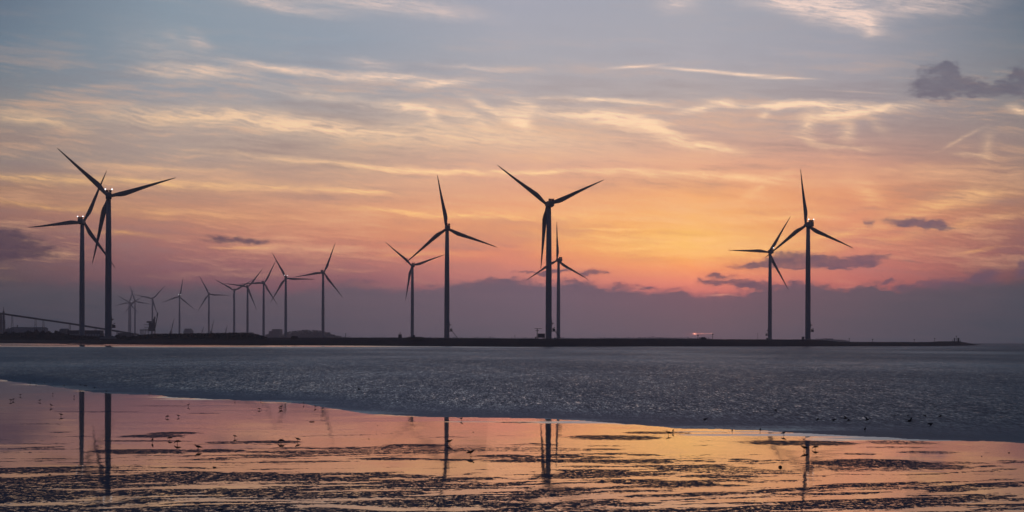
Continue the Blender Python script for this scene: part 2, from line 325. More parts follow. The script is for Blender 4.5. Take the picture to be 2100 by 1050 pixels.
# ------------------------------------------------------------------ helpers
def link(name, me, m=None, parent=None):
    o = bpy.data.objects.new(name, me); COL.objects.link(o)
    if m is not None and me is not None:
        me.materials.append(M[m] if isinstance(m, str) else m)
    if parent: o.parent = parent
    return o
def tag(o, label, cat, group=None):
    o['label'] = label; o['category'] = cat
    if group: o['group'] = group
    return o
def thing(name, label, cat, loc, rz=0.0, group=None):
    o = bpy.data.objects.new(name, None); COL.objects.link(o); o.location = loc; o.rotation_euler = (0, 0, rz)
    o.empty_display_size = 1
    return tag(o, label, cat, group)
class MB:
    def __init__(s): s.v = []; s.f = []
    def raw(s, vs, fs):
        k = len(s.v); s.v += [tuple(v) for v in vs]; s.f += [tuple(i + k for i in f) for f in fs]; return s
    def box(s, c, d, rz=0.0, top=1.0):
        x, y, z = c; a, b, h = d[0] / 2, d[1] / 2, d[2] / 2; co, si = math.cos(rz), math.sin(rz); vs = []
        for zz, k in ((-h, 1), (h, top)):
            for sx, sy in ((-1, -1), (1, -1), (1, 1), (-1, 1)):
                px, py = sx * a * k, sy * b * k
                vs.append((x + px * co - py * si, y + px * si + py * co, z + zz))
        return s.raw(vs, [(3, 2, 1, 0), (4, 5, 6, 7), (0, 1, 5, 4), (1, 2, 6, 5), (2, 3, 7, 6), (3, 0, 4, 7)])
    def loft(s, pts, rad, n=10, squash=None):
        """closed tube through pts with radii rad (number or (a, b))"""
        pts = [Vector(p) for p in pts]; rings = []; up = Vector((0, 0, 1)); k0 = len(s.v)
        for i, p in enumerate(pts):
            d = (pts[min(i + 1, len(pts) - 1)] - pts[max(i - 1, 0)]).normalized()
            ref = up if abs(d.dot(up)) < .95 else Vector((0, 1, 0))
            u = d.cross(ref).normalized(); w = u.cross(d).normalized()
            r = rad[i] if isinstance(rad, (list, tuple)) else rad
            ra, rb = (r if isinstance(r, tuple) else (r, r))
            for j in range(n):
                a = 2 * math.pi * j / n
                s.v.append(tuple(p + u * ra * math.cos(a) + w * rb * math.sin(a)))
        for i in range(len(pts) - 1):
            for j in range(n):
                a = k0 + i * n + j; b = k0 + i * n + (j + 1) % n
                s.f.append((a, b, b + n, a + n))
        s.f.append(tuple(k0 + j for j in range(n))[::-1]); e = k0 + (len(pts) - 1) * n
        s.f.append(tuple(e + j for j in range(n)))
        return s
    def bar(s, a, b, r, n=6): return s.loft([a, b], r, n)
    def mesh(s, name, smooth=False):
        me = bpy.data.meshes.new(name); me.from_pydata(s.v, [], s.f)
        bm = bmesh.new(); bm.from_mesh(me); bmesh.ops.recalc_face_normals(bm, faces=bm.faces)
        if smooth: bmesh.ops.smooth_vert
        bm.to_mesh(me); bm.free()
        if smooth: me.polygons.foreach_set('use_smooth', [True] * len(me.polygons))
        me.update(); return me
    def build(s, name, m, parent=None, smooth=False, loc=None):
        o = link(name, s.mesh(name, smooth), m, parent)
        if loc is not None: o.location = loc
        return o

# value noise in numpy
def _hash(ix, iy, seed):
    h = (ix.astype(np.int64) * 374761393 + iy.astype(np.int64) * 668265263 + seed * 1442695041) & 0xffffffff
    h = ((h ^ (h >> 13)) * 1274126177) & 0xffffffff
    return ((h ^ (h >> 16)) & 0xffff) / 65535.0
def vnoise(x, y, seed=0):
    ix = np.floor(x); iy = np.floor(y); fx = x - ix; fy = y - iy
    fx = fx * fx * (3 - 2 * fx); fy = fy * fy * (3 - 2 * fy)
    a = _hash(ix, iy, seed); b = _hash(ix + 1, iy, seed); c = _hash(ix, iy + 1, seed); d = _hash(ix + 1, iy + 1, seed)
    return (a * (1 - fx) + b * fx) * (1 - fy) + (c * (1 - fx) + d * fx) * fy
def fbm(x, y, seed=0, octv=5, gain=.5):
    t = 0; amp = 1; tot = 0
    for k in range(octv):
        t = t + amp * vnoise(x * 2 ** k + 17.3 * k, y * 2 ** k - 9.1 * k, seed + k); tot += amp; amp *= gain
    return t / tot

# ------------------------------------------------------------------ shoreline of the mudflat
SHORE_PX = [(0,778),(100,790),(200,806),(300,812),(400,815),(500,822),(620,828),(750,846),(880,855),(1000,858),(1130,858),(1250,868),(1400,878),(1560,882),(1750,891),(1900,899),(2100,908)]
SH = [on_plane(x, y) for x, y in SHORE_PX]
shx = [-400, -150] + [p.x for p in SH] + [60, 150, 400]
shy = [SH[0].y + 60, SH[0].y + 48] + [p.y for p in SH] + [78, 62, 40]
def shore_y(x): return np.interp(x, shx, shy)

# ------------------------------------------------------------------ water
def water_material():
    m = bpy.data.materials.new('sea_water'); m.use_nodes = True; t = m.node_tree; n = N(t); p = t.nodes['Principled BSDF']
    pos = t.nodes.new('ShaderNodeNewGeometry').outputs['Position']
    x, y, z = n.sep(pos)
    fc = t.nodes.new('ShaderNodeFloatCurve'); cv = fc.mapping.curves[0]
    pts = [((a + 150) / 400, b / 400) for a, b in zip(shx[1:-1], shy[1:-1])]
    while len(cv.points) < len(pts): cv.points.new(.5, .5)
    for q, (a, b) in zip(cv.points, pts): q.location = (a, b); q.handle_type = 'VECTOR'
    fc.mapping.update()
    n.put(fc.inputs['Value'], n.m('DIVIDE', n.add(x, 150.0), 400.0))
    s = n.sub(y, n.mul(fc.outputs[0], 400.0))               # metres beyond the tide line
    s = n.add(s, n.mul(n.sub(n.noise(n.vm('MULTIPLY', pos, (.05, .05, 1)), 1, 2, .5), .5), 9.0))
    calm = n.smooth(s, 0.0, 34.0, .10, 1.0)
    wash = n.noise(n.vm('MULTIPLY', pos, (.028, .085, 1)), 1, 5, .6, .8)
    lean = n.smooth(n.add(s, n.mul(n.sub(wash, .5), 60.0)), -8.0, 10.0, .66, 1.0)
    # far calm slick under the left-hand bank
    slick = n.mul(n.smooth(y, 1080.0, 1420.0), n.smooth(x, 40.0, -160.0))
    slick = n.mul(slick, n.smooth(n.noise(n.vm('MULTIPLY', pos, (.004, .006, 1)), 1, 3, .5), .3, .5))
    calm = n.mul(calm, n.sub(1.0, n.mul(slick, .9))); lean = n.mul(lean, n.sub(1.0, n.mul(slick, .85)))
    gust = n.noise(n.vm('MULTIPLY', pos, (.012, .004, 1)), 1, 5, .55)
    gust2 = n.noise(n.vm('MULTIPLY', pos, (.05, .012, 1)), 1, 4, .6)
    amp = n.mul(calm, n.add(n.lin(gust, .32, .68, .55, 1.3), n.mul(n.sub(gust2, .5), .9)))
    def slopes(sx, sy, det, seed):
        v = n.vm('ADD', n.vm('MULTIPLY', pos, (sx, sy, 1)), (seed, seed * 1.7, 0))
        return n.vm('SUBTRACT', n.noise(v, 1, det, .6, .3, color=True), (.5, .5, .5))
    a = slopes(9.0, .95, 3, 3.1); b = slopes(3.6, .42, 3, 9.7); c = slopes(.9, .10, 3, 23.0)
    sl = n.vm('ADD', n.vm('ADD', n.vm('MULTIPLY', a, (.42, .56, 0)), n.vm('MULTIPLY', b, (.20, .25, 0))), n.vm('MULTIPLY', c, (.08, .13, 0)))
    sl = n.vm('MULTIPLY', sl, n.xyz(amp, amp, 0.0))
    sx_, sy_, _ = n.sep(sl)
    # wave faces turned to the eye hide the ones turned away: keep the mean slope toward the open mudflat side
    nrm = n.vm('NORMALIZE', n.xyz(sx_, n.sub(sy_, n.mul(n.mul(lean, n.lin(gust, .32, .68, .76, 1.28)), .150)), 1.0))
    t.links.new(nrm, p.inputs['Normal'])
    p.inputs['Base Color'].default_value = (.010, .018, .034, 1)
    p.inputs['IOR'].default_value = 1.333
    t.links.new(n.lin(amp, 0, 1, .03, .16), p.inputs['Roughness'])
    return m
sea = MB().raw([(-9000, -900, 0), (9000, -900, 0), (9000, 9000, 0), (-9000, 9000, 0)], [(0, 1, 2, 3)]).build('sea', water_material())
sea['kind'] = 'structure'

# ------------------------------------------------------------------ mudflat: a film of water with low weedy ridges standing out
def mud_material():
    m = bpy.data.materials.new('wet_mud'); m.use_nodes = True; t = m.node_tree; n = N(t)
    pos = t.nodes.new('ShaderNodeNewGeometry').outputs['Position']
    att = t.nodes.new('ShaderNodeAttribute'); att.attribute_name = 'ridge'; rd = att.outputs['Fac']
    fine = n.noise(n.vm('MULTIPLY', pos, (3.6, 2.2, 1)), 1, 5, .72)
    finer = n.noise(n.vm('MULTIPLY', pos, (12, 7, 1)), 1, 4, .7)
    k = n.add(rd, n.add(n.mul(n.sub(fine, .5), 1.7), n.mul(n.sub(finer, .5), 1.3)))
    mask = n.smooth(k, .0, .10)
    # film of water
    p = t.nodes['Principled BSDF']
    p.inputs['Base Color'].default_value = (.018, .016, .016, 1); p.inputs['IOR'].default_value = 1.33
    wob = n.vm('SUBTRACT', n.noise(n.vm('MULTIPLY', pos, (.30, .9, 1)), 1, 4, .6, color=True), (.5, .5, .5))
    wob2 = n.vm('SUBTRACT', n.noise(n.vm('MULTIPLY', pos, (.05, .5, 1)), 1, 4, .6, color=True), (.5, .5, .5))
    wv = n.vm('ADD', n.vm('MULTIPLY', wob, (.010, .010, 0)), n.vm('MULTIPLY', wob2, (.008, .010, 0)))
    wx, wy, _ = n.sep(wv)
    sh = t.nodes.new('ShaderNodeAttribute'); sh.attribute_name = 'inland'
    wash = n.noise(n.vm('MULTIPLY', pos, (.028, .085, 1)), 1, 5, .6, .8)
    film = n.smooth(n.add(n.mul(n.sub(wash, .5), 60.0), n.mul(sh.outputs['Fac'], -.75)), 1.0, 4.0)
    wy = n.sub(wy, n.mul(film, .05))
    t.links.new(n.vm('NORMALIZE', n.xyz(wx, wy, 1.0)), p.inputs['Normal'])
    p.inputs['Roughness'].default_value = .035
    q = t.nodes.new('ShaderNodeBsdfPrincipled')
    q.inputs['Roughness'].default_value = .85; q.inputs['Specular IOR Level'].default_value = .12
    t.links.new(n.mix(n.lin(fine, .3, .7), (.045, .070, .115, 1), (.10, .14, .21, 1)), q.inputs['Base Color'])
    bp = t.nodes.new('ShaderNodeBump'); bp.inputs['Strength'].default_value = .35; bp.inputs['Distance'].default_value = .03
    t.links.new(n.noise(pos, 6, 4, .6), bp.inputs['Height']); t.links.new(bp.outputs[0], q.inputs['Normal'])
    mx = t.nodes.new('ShaderNodeMixShader'); t.links.new(mask, mx.inputs[0]); t.links.new(p.outputs[0], mx.inputs[1]); t.links.new(q.outputs[0], mx.inputs[2])
    t.links.new(mx.outputs[0], t.nodes['Material Output'].inputs['Surface'])
    return m
def ground_D(y_at_center): return EYE * F / (y_at_center - HY)
PATCH = [ # low patches of weed: photo x, y, half length, half height
 (1640,909,112,5,1),(1790,951,126,9,1),(1260,898,90,5,1),(1335,888,55,2.5,.9),(860,914,70,3,1),(820,924,170,8,.55),(1040,922,200,5,.35),(480,908,60,3,.7),(560,907,60,3,1),(575,919,16,1,.9),
 (310,895,60,3.5,1),(360,889,50,3,1),(290,927,110,5,1),(300,905,90,1.6,.8),(125,887,22,1.2,1),(80,870,50,1.2,.4),(440,925,60,3.5,1),(620,928,130,3.5,.8),(800,942,80,2.5,1),(1235,922,42,1.6,1),(1320,934,34,2,1),
 (1520,943,26,1.8,1),(1508,947,16,1.2,1),(930,944,60,2.2,1),(1040,936,60,3,1),(1150,934,42,2.3,1),(1130,946,150,3.5,1),(1290,947,90,3.5,1),(1900,928,60,3,.6),(1840,908,80,4,.6),(1840,918,70,2,.5),(1765,932,35,2,.8),
 (1440,961,110,6,.6),(1520,968,120,6,.5),(1470,978,90,4,.9),(1900,958,90,6,.8),(1760,960,120,8,.5),(1960,950,70,3,.5),(2070,946,30,2,.6),(1600,972,60,1.5,.8),(2040,996,60,4,1),(1420,995,60,5,1),(1890,898,60,2,.4),(1240,915,50,2,.35),
 (1390,888,30,3,.5),(200,845,90,1.2,.5),(330,833,70,1.2,.4),(420,848,40,1.2,.5),(1060,867,40,1.6,.6),
]
def build_mud():
    cx = np.unique(np.concatenate([-np.geomspace(.30, 8, 26)[::-1], np.linspace(-.30, .30, 760), np.geomspace(.30, 8, 26)]))
    rows = np.concatenate([np.linspace(-70, 34, 14), 1 / np.linspace(1 / 36.0, 1 / 250.0, 560)])
    rows = np.unique(rows); nx, ny = len(cx), len(rows)
    Y = np.repeat(rows[:, None], nx, 1); X = cx[None, :] * np.maximum(Y, 24)
    # the sheet's far edge bends to the tide line, with little lobes
    edge = shore_y(X) + (fbm(X * .16, X * 0 + 3.3, 5, 5, .6) - .5) * 9 + (fbm(X * .9, X * 0 + 1.3, 8, 3) - .5) * 1.6
    Yc = np.minimum(Y, edge)
    # ridge field
    sx, sy = X + .45 * Yc, Yc - .42 * X
    wx = (fbm(sx * .06, sy * .1, 31, 3) - .5) * 8; wy = (fbm(sx * .07, sy * .12, 37, 3) - .5) * 5
    f = fbm((sx + wx) * .20, (sy + wy) * .66 + .05, 11, 5, .58) * .58 + fbm((sx + wx) * .6, (sy + wy) * 1.7, 19, 4, .6) * .42
    px = 1050 + F * X / np.maximum(Yc, 1)
    D = Yc
    dens = np.interp(D, [40, 52, 60, 68, 74, 80, 90, 110, 160, 400], [.455, .455, .47, .505, .56, .64, .70, .76, .80, .9])
    dens = dens - .03 + np.interp(px, [0, 200, 900, 1300, 1500, 1750, 2100], [-.015, -.015, -.015, -.005, .03, .065, .075]) * np.interp(D, [46, 58, 68], [.1, .4, 1])
    ridge = np.minimum((f - dens) * 5.0, .20)
    for (x, y, hl, hh, st) in PATCH:
        c = on_plane(x, y); hx = hl * c.y / F; hd = hh * c.y ** 2 / (EYE * F)
        rr = ((X - c.x) / hx) ** 2 + ((Yc - c.y + .02 * (X - c.x)) / hd) ** 2
        e = (1.15 - rr) * .55 + (fbm(X * 1.2, Yc * .8, int(x) % 97, 3) - .5) * .5
        e = np.minimum(e, .22) - (1 - st) * .30
        ridge = np.where(rr < 3, np.maximum(ridge, e), ridge)
    ridge = np.maximum(ridge, -np.interp(D, [50, 80, 110, 140], [.40, .44, .54, 2.0]))
    ridge = np.clip(ridge, -2.0, .9)
    Z = .012 + np.clip(ridge, 0, .9) * .06
    Z = np.where(Y >= edge - .01, -.01, Z)
    V = np.stack([X, Yc, Z], -1).reshape(-1, 3)
    idx = np.arange(nx * ny).reshape(ny, nx)
    q = np.stack([idx[:-1, :-1], idx[:-1, 1:], idx[1:, 1:], idx[1:, :-1]], -1).reshape(-1, 4)
    keep = (Y < edge)[:-1, :-1].reshape(-1) | (Y < edge)[:-1, 1:].reshape(-1)
    q = q[keep]
    me = bpy.data.meshes.new('mudflat'); me.vertices.add(len(V)); me.vertices.foreach_set('co', V.astype(np.float32).ravel())
    me.loops.add(q.size); me.loops.foreach_set('vertex_index', q.astype(np.int32).ravel())
    me.polygons.add(len(q)); me.polygons.foreach_set('loop_start', np.arange(0, q.size, 4, dtype=np.int32)); me.polygons.foreach_set('loop_total', np.full(len(q), 4, dtype=np.int32))
    me.update(calc_edges=True)
    a = me.attributes.new('inland', 'FLOAT', 'POINT'); a.data.foreach_set('value', np.maximum(edge - Yc, 0).astype(np.float32).ravel())
    a = me.attributes.new('ridge', 'FLOAT', 'POINT'); a.data.foreach_set('value', ridge.astype(np.float32).ravel())
    o = link('mudflat', me, mud_material()); o['kind'] = 'structure'
    return o
build_mud()

# ------------------------------------------------------------------ far land: shore slope, dyke, flat ground behind
def land_material():
    m = bpy.data.materials.new('dyke_ground'); m.use_nodes = True; t = m.node_tree; n = N(t); p = t.nodes['Principled BSDF']
    pos = t.nodes.new('ShaderNodeNewGeometry').outputs['Position']
    a = n.noise(n.vm('MULTIPLY', pos, (.02, .05, .9)), 1, 6, .6); b = n.noise(n.vm('MULTIPLY', pos, (.35, .3, 1.5)), 1, 4, .6)
    c = n.mix(n.lin(a, .35, .65), (.022, .022, .02, 1), (.07, .064, .058, 1))
    c = n.mix(n.lin(b, .35, .75, 0, .5), c, (.055, .05, .045, 1))
    z = n.sep(pos)[2]
    c = n.mix(n.smooth(z, 3.4, 2.2, 0, .6), c, (.028, .026, .026, 1)); c = n.mix(n.smooth(z, 1.3, .5), c, (.016, .016, .017, 1))
    t.links.new(c, p.inputs['Base Color']); p.inputs['Roughness'].default_value = .9; p.inputs['Specular IOR Level'].default_value = .15
    return m
ST = [ # photo x, shore y, crest y, distance of back edge
 (-500,701.5,689,9000),(-100,703.5,690,9000),(0,704,690.5,9000),(150,704.5,691,9000),(240,706,692.5,9000),(350,707,693,9000),(560,708,692.5,9000),(700,708.5,692.5,9000),(800,709.3,692.5,7000),(900,710,693.5,6000),(1060,711,694.6,4600),
 (1250,711,695.0,3800),(1400,710.5,695.4,3400),(1560,710.5,696,3200),(1640,710.5,696.0,3000),(1662,710.5,696.4,2600),(1700,710.3,698.6,2300),(1722,710.2,701.0,2100),(1800,710.1,701.4,1990),(1905,709.8,701.5,1960),(1925,709.7,700.2,1950),(1962,709.3,699.8,1950),(1985,708.8,703.2,1950),(2000,708.2,706.0,1960),(2012,707.6,707.2,1960)]
def build_land():
    rows = []
    xs = []
    for i in range(len(ST) - 1):
        n = max(2, int((ST[i + 1][0] - ST[i][0]) / 6))
        for k in range(n):
            f = k / n; xs.append(tuple(ST[i][j] * (1 - f) + ST[i + 1][j] * f for j in range(4)))
    xs.append(ST[-1]); rnd = random.Random(4)
    for (px, ys, yc, Db) in xs:
        s = on_plane(px, ys); D = s.y; t = s.x / D
        Dc = D + 26 + rnd.uniform(-2, 2)
        zc = EYE + ray(px, yc)[1] * Dc
        zc = max(zc, .15)
        j = lambda a: rnd.uniform(-a, a)
        prof = [(D - 3, -.6), (D + 1.5 + j(1.5), .45 + j(.12)), (D + 6 + j(1), min(zc * .5, 1.5) + j(.12)), (D + 13 + j(1), zc * .55 + j(.12)), (D + 20, zc * .86 + j(.1)), (Dc, zc + j(.12)), (Dc + 9, zc + j(.1)), (Dc + 30, zc * .8), (max(Dc + 40, Db), zc * .55 if Db > 2500 else -.5)]
        rows.append([Vector((t * d if d < 4000 else t * d, d, z)) for d, z in prof])
    mb = MB(); n = len(rows[0]); mb.v = [tuple(v) for r in rows for v in r]
    for i in range(len(rows) - 1):
        for j in range(n - 1):
            a = i * n + j; mb.f.append((a, a + n, a + n + 1, a + 1))
    o = mb.build('land', land_material(), None, True); o['kind'] = 'structure'
build_land()

# ------------------------------------------------------------------ wind turbines
BL = 57.5
def blade_mesh():
    # lies along +Z from the hub, trailing edge to +X (clockwise as seen from behind), thickness in Y
    secs = [(1.2, 1.25, -1.25, 1.25), (3, 1.3, -1.3, 1.25), (6, 1.75, -1.35, 1.0), (10, 2.75, -1.3, .62), (13.5, 3.1, -1.22, .45), (18, 2.75, -1.15, .36), (25, 2.1, -1.05, .28), (34, 1.4, -.95, .2), (43, .85, -.8, .14), (51, .42, -.62, .09), (55.5, .12, -.45, .06), (57.1, -.08, -.32, .04), (57.5, -.16, -.24, .02)]
    mb = MB(); n = 16
    for (z, te, le, th) in secs:
        bend = -.9 * (z / BL) ** 2
        for j in range(n):
            a = 2 * math.pi * j / n; c = math.cos(a); s_ = math.sin(a)
            f = (c + 1) / 2
            x = le + (te - le) * f
            r = 1.0 if z < 4 else (1.35 * (1 - f) ** .5 * (.35 + f) if 0 < f < 1 else 0)
            y = s_ * th if z < 4 else math.copysign(min(1.0, r), s_) * th if abs(s_) > 1e-6 else 0
            mb.v.append((x + .0, y + bend, z))
    for i in range(len(secs) - 1):
        for j in range(n):
            a = i * n + j; b = i * n + (j + 1) % n; mb.f.append((a, b, b + n, a + n))
    mb.f.append(tuple(range(n))); mb.f.append(tuple(range((len(secs) - 1) * n, len(secs) * n)))
    return mb.mesh('blade', True)
def nacelle_mesh():
    # runs along Y: rear (towards camera) at -8, front at +3.2
    mb = MB()
    for (y, w, zl, zh) in [(-8.4, 1.5, -1.3, 1.5), (-8.0, 2.0, -1.8, 2.1), (-4, 2.15, -2.3, 2.25), (1.2, 2.1, -2.3, 2.2), (2.6, 1.8, -1.9, 1.9), (3.0, 1.5, -1.5, 1.5)]:
        c = .45
        mb.v += [(-w, y, zl + c), (-w + c, y, zl), (w - c, y, zl), (w, y, zl + c), (w, y, zh - c), (w - c, y, zh), (-w + c, y, zh), (-w, y, zh - c)]
    for i in range(5):
        for j in range(8):
            a = i * 8 + j; b = i * 8 + (j + 1) % 8; mb.f.append((a, b, b + 8, a + 8))
    mb.f.append(tuple(range(8))); mb.f.append(tuple(range(40, 48)))
    return mb.mesh('nacelle')
me_blade = blade_mesh(); me_blade.materials.append(M['blade'])
me_nac = nacelle_mesh(); me_nac.materials.append(M['nacelle'])
me_cool = MB().box((-1.15, -6.6, 3.15), (1.9, 1.1, 1.5)).box((1.15, -6.6, 3.15), (1.9, 1.1, 1.5)).box((0, -6.6, 2.42), (4.4, 1.5, .3)).mesh('cooler'); me_cool.materials.append(M['red'])
me_hub = MB().loft([(0, 3.0, 0), (0, 3.4, 0), (0, 5.0, 0), (0, 6.6, 0), (0, 7.6, 0), (0, 8.1, 0)], [1.5, 1.85, 2.05, 1.8, 1.1, .3], 16).mesh('hub', True); me_hub.materials.append(M['nacelle'])
me_mast = MB().bar((0, -3.2, 2.2), (0, -3.2, 4.3), .06).bar((-.5, -3.2, 4.1), (.5, -3.2, 4.1), .05).mesh('wind_vane'); me_mast.materials.append(M['dark'])
def ico(r, name):
    me = bpy.data.meshes.new(name); b = bmesh.new(); bmesh.ops.create_icosphere(b, subdivisions=2, radius=r); b.to_mesh(me); b.free()
    me.polygons.foreach_set('use_smooth', [True] * len(me.polygons)); return me
me_lamp = ico(.5, 'warning_light'); me_lamp.materials.append(M['lamp'])

def turbine(tx, hx, hy, by, a, Rpx, rel, label, lamps=0, zb=None, stair=0, dark=None, hut=False):
    D = BL * F / Rpx
    base = at(tx, by, D); z0 = base.z if zb is None else zb
    hub = at(hx, hy, D)
    psi = -math.atan((tx - 1050) / F) + R(rel)      # rel: rotor turned left of the line of sight
    t = thing('wind_turbine', label, 'wind turbine', (base.x, D, z0), 0, 'wind turbines along the far shore')
    zt = hub.z - z0
    th = zt - 2.2
    n = 28
    mb = MB(); prof = [(0, 2.78), (2.5, 2.7), (th * .36, 2.64), (th * .68, 2.42), (th, 1.9)]
    mb.loft([(0, 0, z) for z, r in prof], [r for z, r in prof], n)
    mb.build('tower', 'tower', t, True)
    for fz in (.33, .66):
        pass
    fd = MB().loft([(0, 0, -1.6), (0, 0, -.25), (0, 0, .12)], [7.0, 6.2, 5.6], 24); fd.build('foundation', 'concrete', t)
    nac = link('nacelle', me_nac, None, t); nac.location = (0, 0, zt); nac.rotation_euler = (0, 0, psi); nac.scale = (1.15, 1.08, 1.15)
    co = link('cooler', me_cool, None, nac)
    wv = link('wind_vane', me_mast, None, nac)
    hb = link('hub', me_hub, None, t); hb.location = (0, 0, zt); hb.rotation_euler = (0, 0, psi)
    for k in range(3):
        b = link('blade', me_blade, None, t)
        b.matrix_local = Matrix.Translation((0, 0, zt)) @ Matrix.Rotation(psi, 4, 'Z') @ Matrix.Translation((0, 5.1, 0)) @ Matrix.Rotation(R(a + 120 * k), 4, 'Y')
    xs = {0: (), 1: (2.1,), 2: (-2.35, 2.35)}[lamps]
    for x in xs:
        l = link('warning_light', me_lamp, None, nac); l.location = (x, -6.6, 4.4)
    if stair:
        s = 1 if stair > 0 else -1
        mb = MB()
        mb.box((s * 4.2, 0, 7.6), (3.4, 2.6, .35)); mb.box((s * 4.6, 0, 8.9), (2.4, 2.2, 2.2)); mb.bar((s * 3.4, -1, 10), (s * 5.8, -1, 11.3), .25)
        mb.bar((s * 2.6, 0, 16), (s * 3.6, 0, 13.6), .35); mb.bar((s * 2.7, 0, 7), (s * 2.7, 0, 18), .22); mb.box((s * 3.7, 0, 14.6), (2.0, 1.2, .5))
        mb.build('access_platform', 'dark', t)
        if abs(stair) > 1:
            mb = MB(); 
            for yy in (-.6, .6):
                mb.bar((s * 5.6, yy, 7.6), (s * 11.4, yy, .1), .22); mb.bar((s * 5.6, yy, 8.7), (s * 11.4, yy, 1.2), .1)
            for k in range(14):
                f = k / 13; mb.box((s * (5.6 + 5.8 * f), 0, 7.6 - 7.4 * f), (.4, 1.3, .08))
            mb.build('access_stair', 'dark', t)
    return t
TB = [
 (222,224,402,691,-46.6,143,0,'largest wind turbine at the far left, one blade up left, one right, two pale lamps',2,None,1),
 (168,174,455,690,24.8,117,-16,'second wind turbine left of the largest one, one blade pointing flat left, two pale lamps',2,None,0),
 (916.3,918,468,694.5,-10,112.5,6,'tall central wind turbine with stair at its foot, blades up, right and lower left',0,None,2),
 (845.5,847.6,544.7,691,-49,73,10,'smaller wind turbine just left of the tall central one, two raised blades in a V',0,5.0,0),
 (1125,1121,419,697,-53.7,134,17,'thickest wind turbine beside the hut on legs, two blades raised in a wide V',0,None,2),
 (1145,1143.6,533.6,695,-1,80.5,24,'thin wind turbine close behind the thickest one, one blade straight up',0,5.2,0),
 (1656.7,1654,461,696,-6.5,116.3,25,'tallest wind turbine on the right with pale lamps, one blade nearly upright',2,None,1),
 (1578.8,1579.5,516.5,695.5,32,87.5,18,'shorter wind turbine left of the tallest right-hand one, one blade pointing flat left',1,5.0,-1),
 (662.3,664,558.9,691,22,66,-16,'rightmost wind turbine of the hazy far row, one blade pointing up right',0,5.0,0),
 (585.8,586.8,570.3,691,-28,60.6,3,'far wind turbine second from right in the hazy row, two pale lamps on top',2,4.8,0),
 (540.5,541.8,580.6,691,28,53.5,-16,'far wind turbine at right end of the long scrub mound, blade flat to the left',0,4.5,0),
 (507.5,508.2,588.6,690,39,50.8,-8,'far wind turbine left of the one at the mound end, blade pointing up right',0,4,0),
 (480.1,480.6,595.8,690,-60,47,5,'far wind turbine with two blades in a V, third hidden down its tower',0,4,0),
 (428.2,428.7,603.3,690,-27,43,4,'far wind turbine behind the scrub mound, one blade flat right and one up left',0,4,0),
 (368,368.2,608,690,11,40.6,2,'far wind turbine with two lamps, one blade almost upright above the scrub mound',2,3.5,0),
 (312.4,312.8,612.8,690,43,38.5,-4,'faint wind turbine rising behind the ship unloader, blade up right',0,3.5,0),
 (276.7,277.3,617.5,690,-19,35.5,4,'faint wind turbine nearest left of the ship unloader, one blade up left',0,3,0),
 (264.4,264.8,620.7,690,18,33.2,2,'faintest wind turbine, left of the close pair behind the sloping conveyor',0,3,0),
 (267.6,268,622,690,-59,31.2,2,'faint wind turbine of the close pair with a single bright lamp',1,3,0),
]
for T in TB: turbine(*T)

# ------------------------------------------------------------------ industrial skyline
def frame_at(px, py, D): 
    p = at(px, py, D); return p
def scale_at(D): return D / F        # metres per photo pixel

# sloping conveyor gallery on trestles
D = 2700.0; k = scale_at(D)
A = at(-40, 637.0, D); B = at(150, 664.6, D); C_ = at(285, 686.5, D)
t = thing('conveyor', 'long covered conveyor sloping down to the right from the plant at the left edge', 'conveyor', (A.x, D, 5.0))
o0 = Vector(t.location)
mb = MB(); a = A - o0; b = B - o0; c = C_ - o0
for p, q in ((a, b), (b, c)):
    mb.raw([(p.x, -2, p.z - 1.15), (p.x, 2, p.z - 1.15), (p.x, 2, p.z + 1.15), (p.x, -2, p.z + 1.15), (q.x, -2, q.z - 1.15), (q.x, 2, q.z - 1.15), (q.x, 2, q.z + 1.15), (q.x, -2, q.z + 1.15)],
           [(0, 1, 2, 3), (7, 6, 5, 4), (0, 4, 5, 1), (1, 5, 6, 2), (2, 6, 7, 3), (3, 7, 4, 0)])
for i in range(40):
    f = i / 39
    p = a.lerp(b, f); mb.bar((p.x, -2.15, p.z - 1.2), (p.x, -2.15, p.z + 1.2), .12, 4)
mb.build('gallery', 'shed', t)
for px in (-20, 25, 73, 89, 143, 196, 240):
    top = at(px, 641 + (px) * .155, D) - o0
    mb = MB(); mb.bar((top.x - .3, -1.5, top.z - 1), (top.x - 1.0, -3, -1), .28, 6); mb.bar((top.x + .3, 1.5, top.z - 1), (top.x + 1.0, 3, -1), .28, 6)
    for f in (.3, .6): mb.bar((top.x - .6, -2.2, top.z * f), (top.x + .6, 2.2, top.z * (f + .2)), .15, 4)
    mb.build('trestle', 'dark', t)

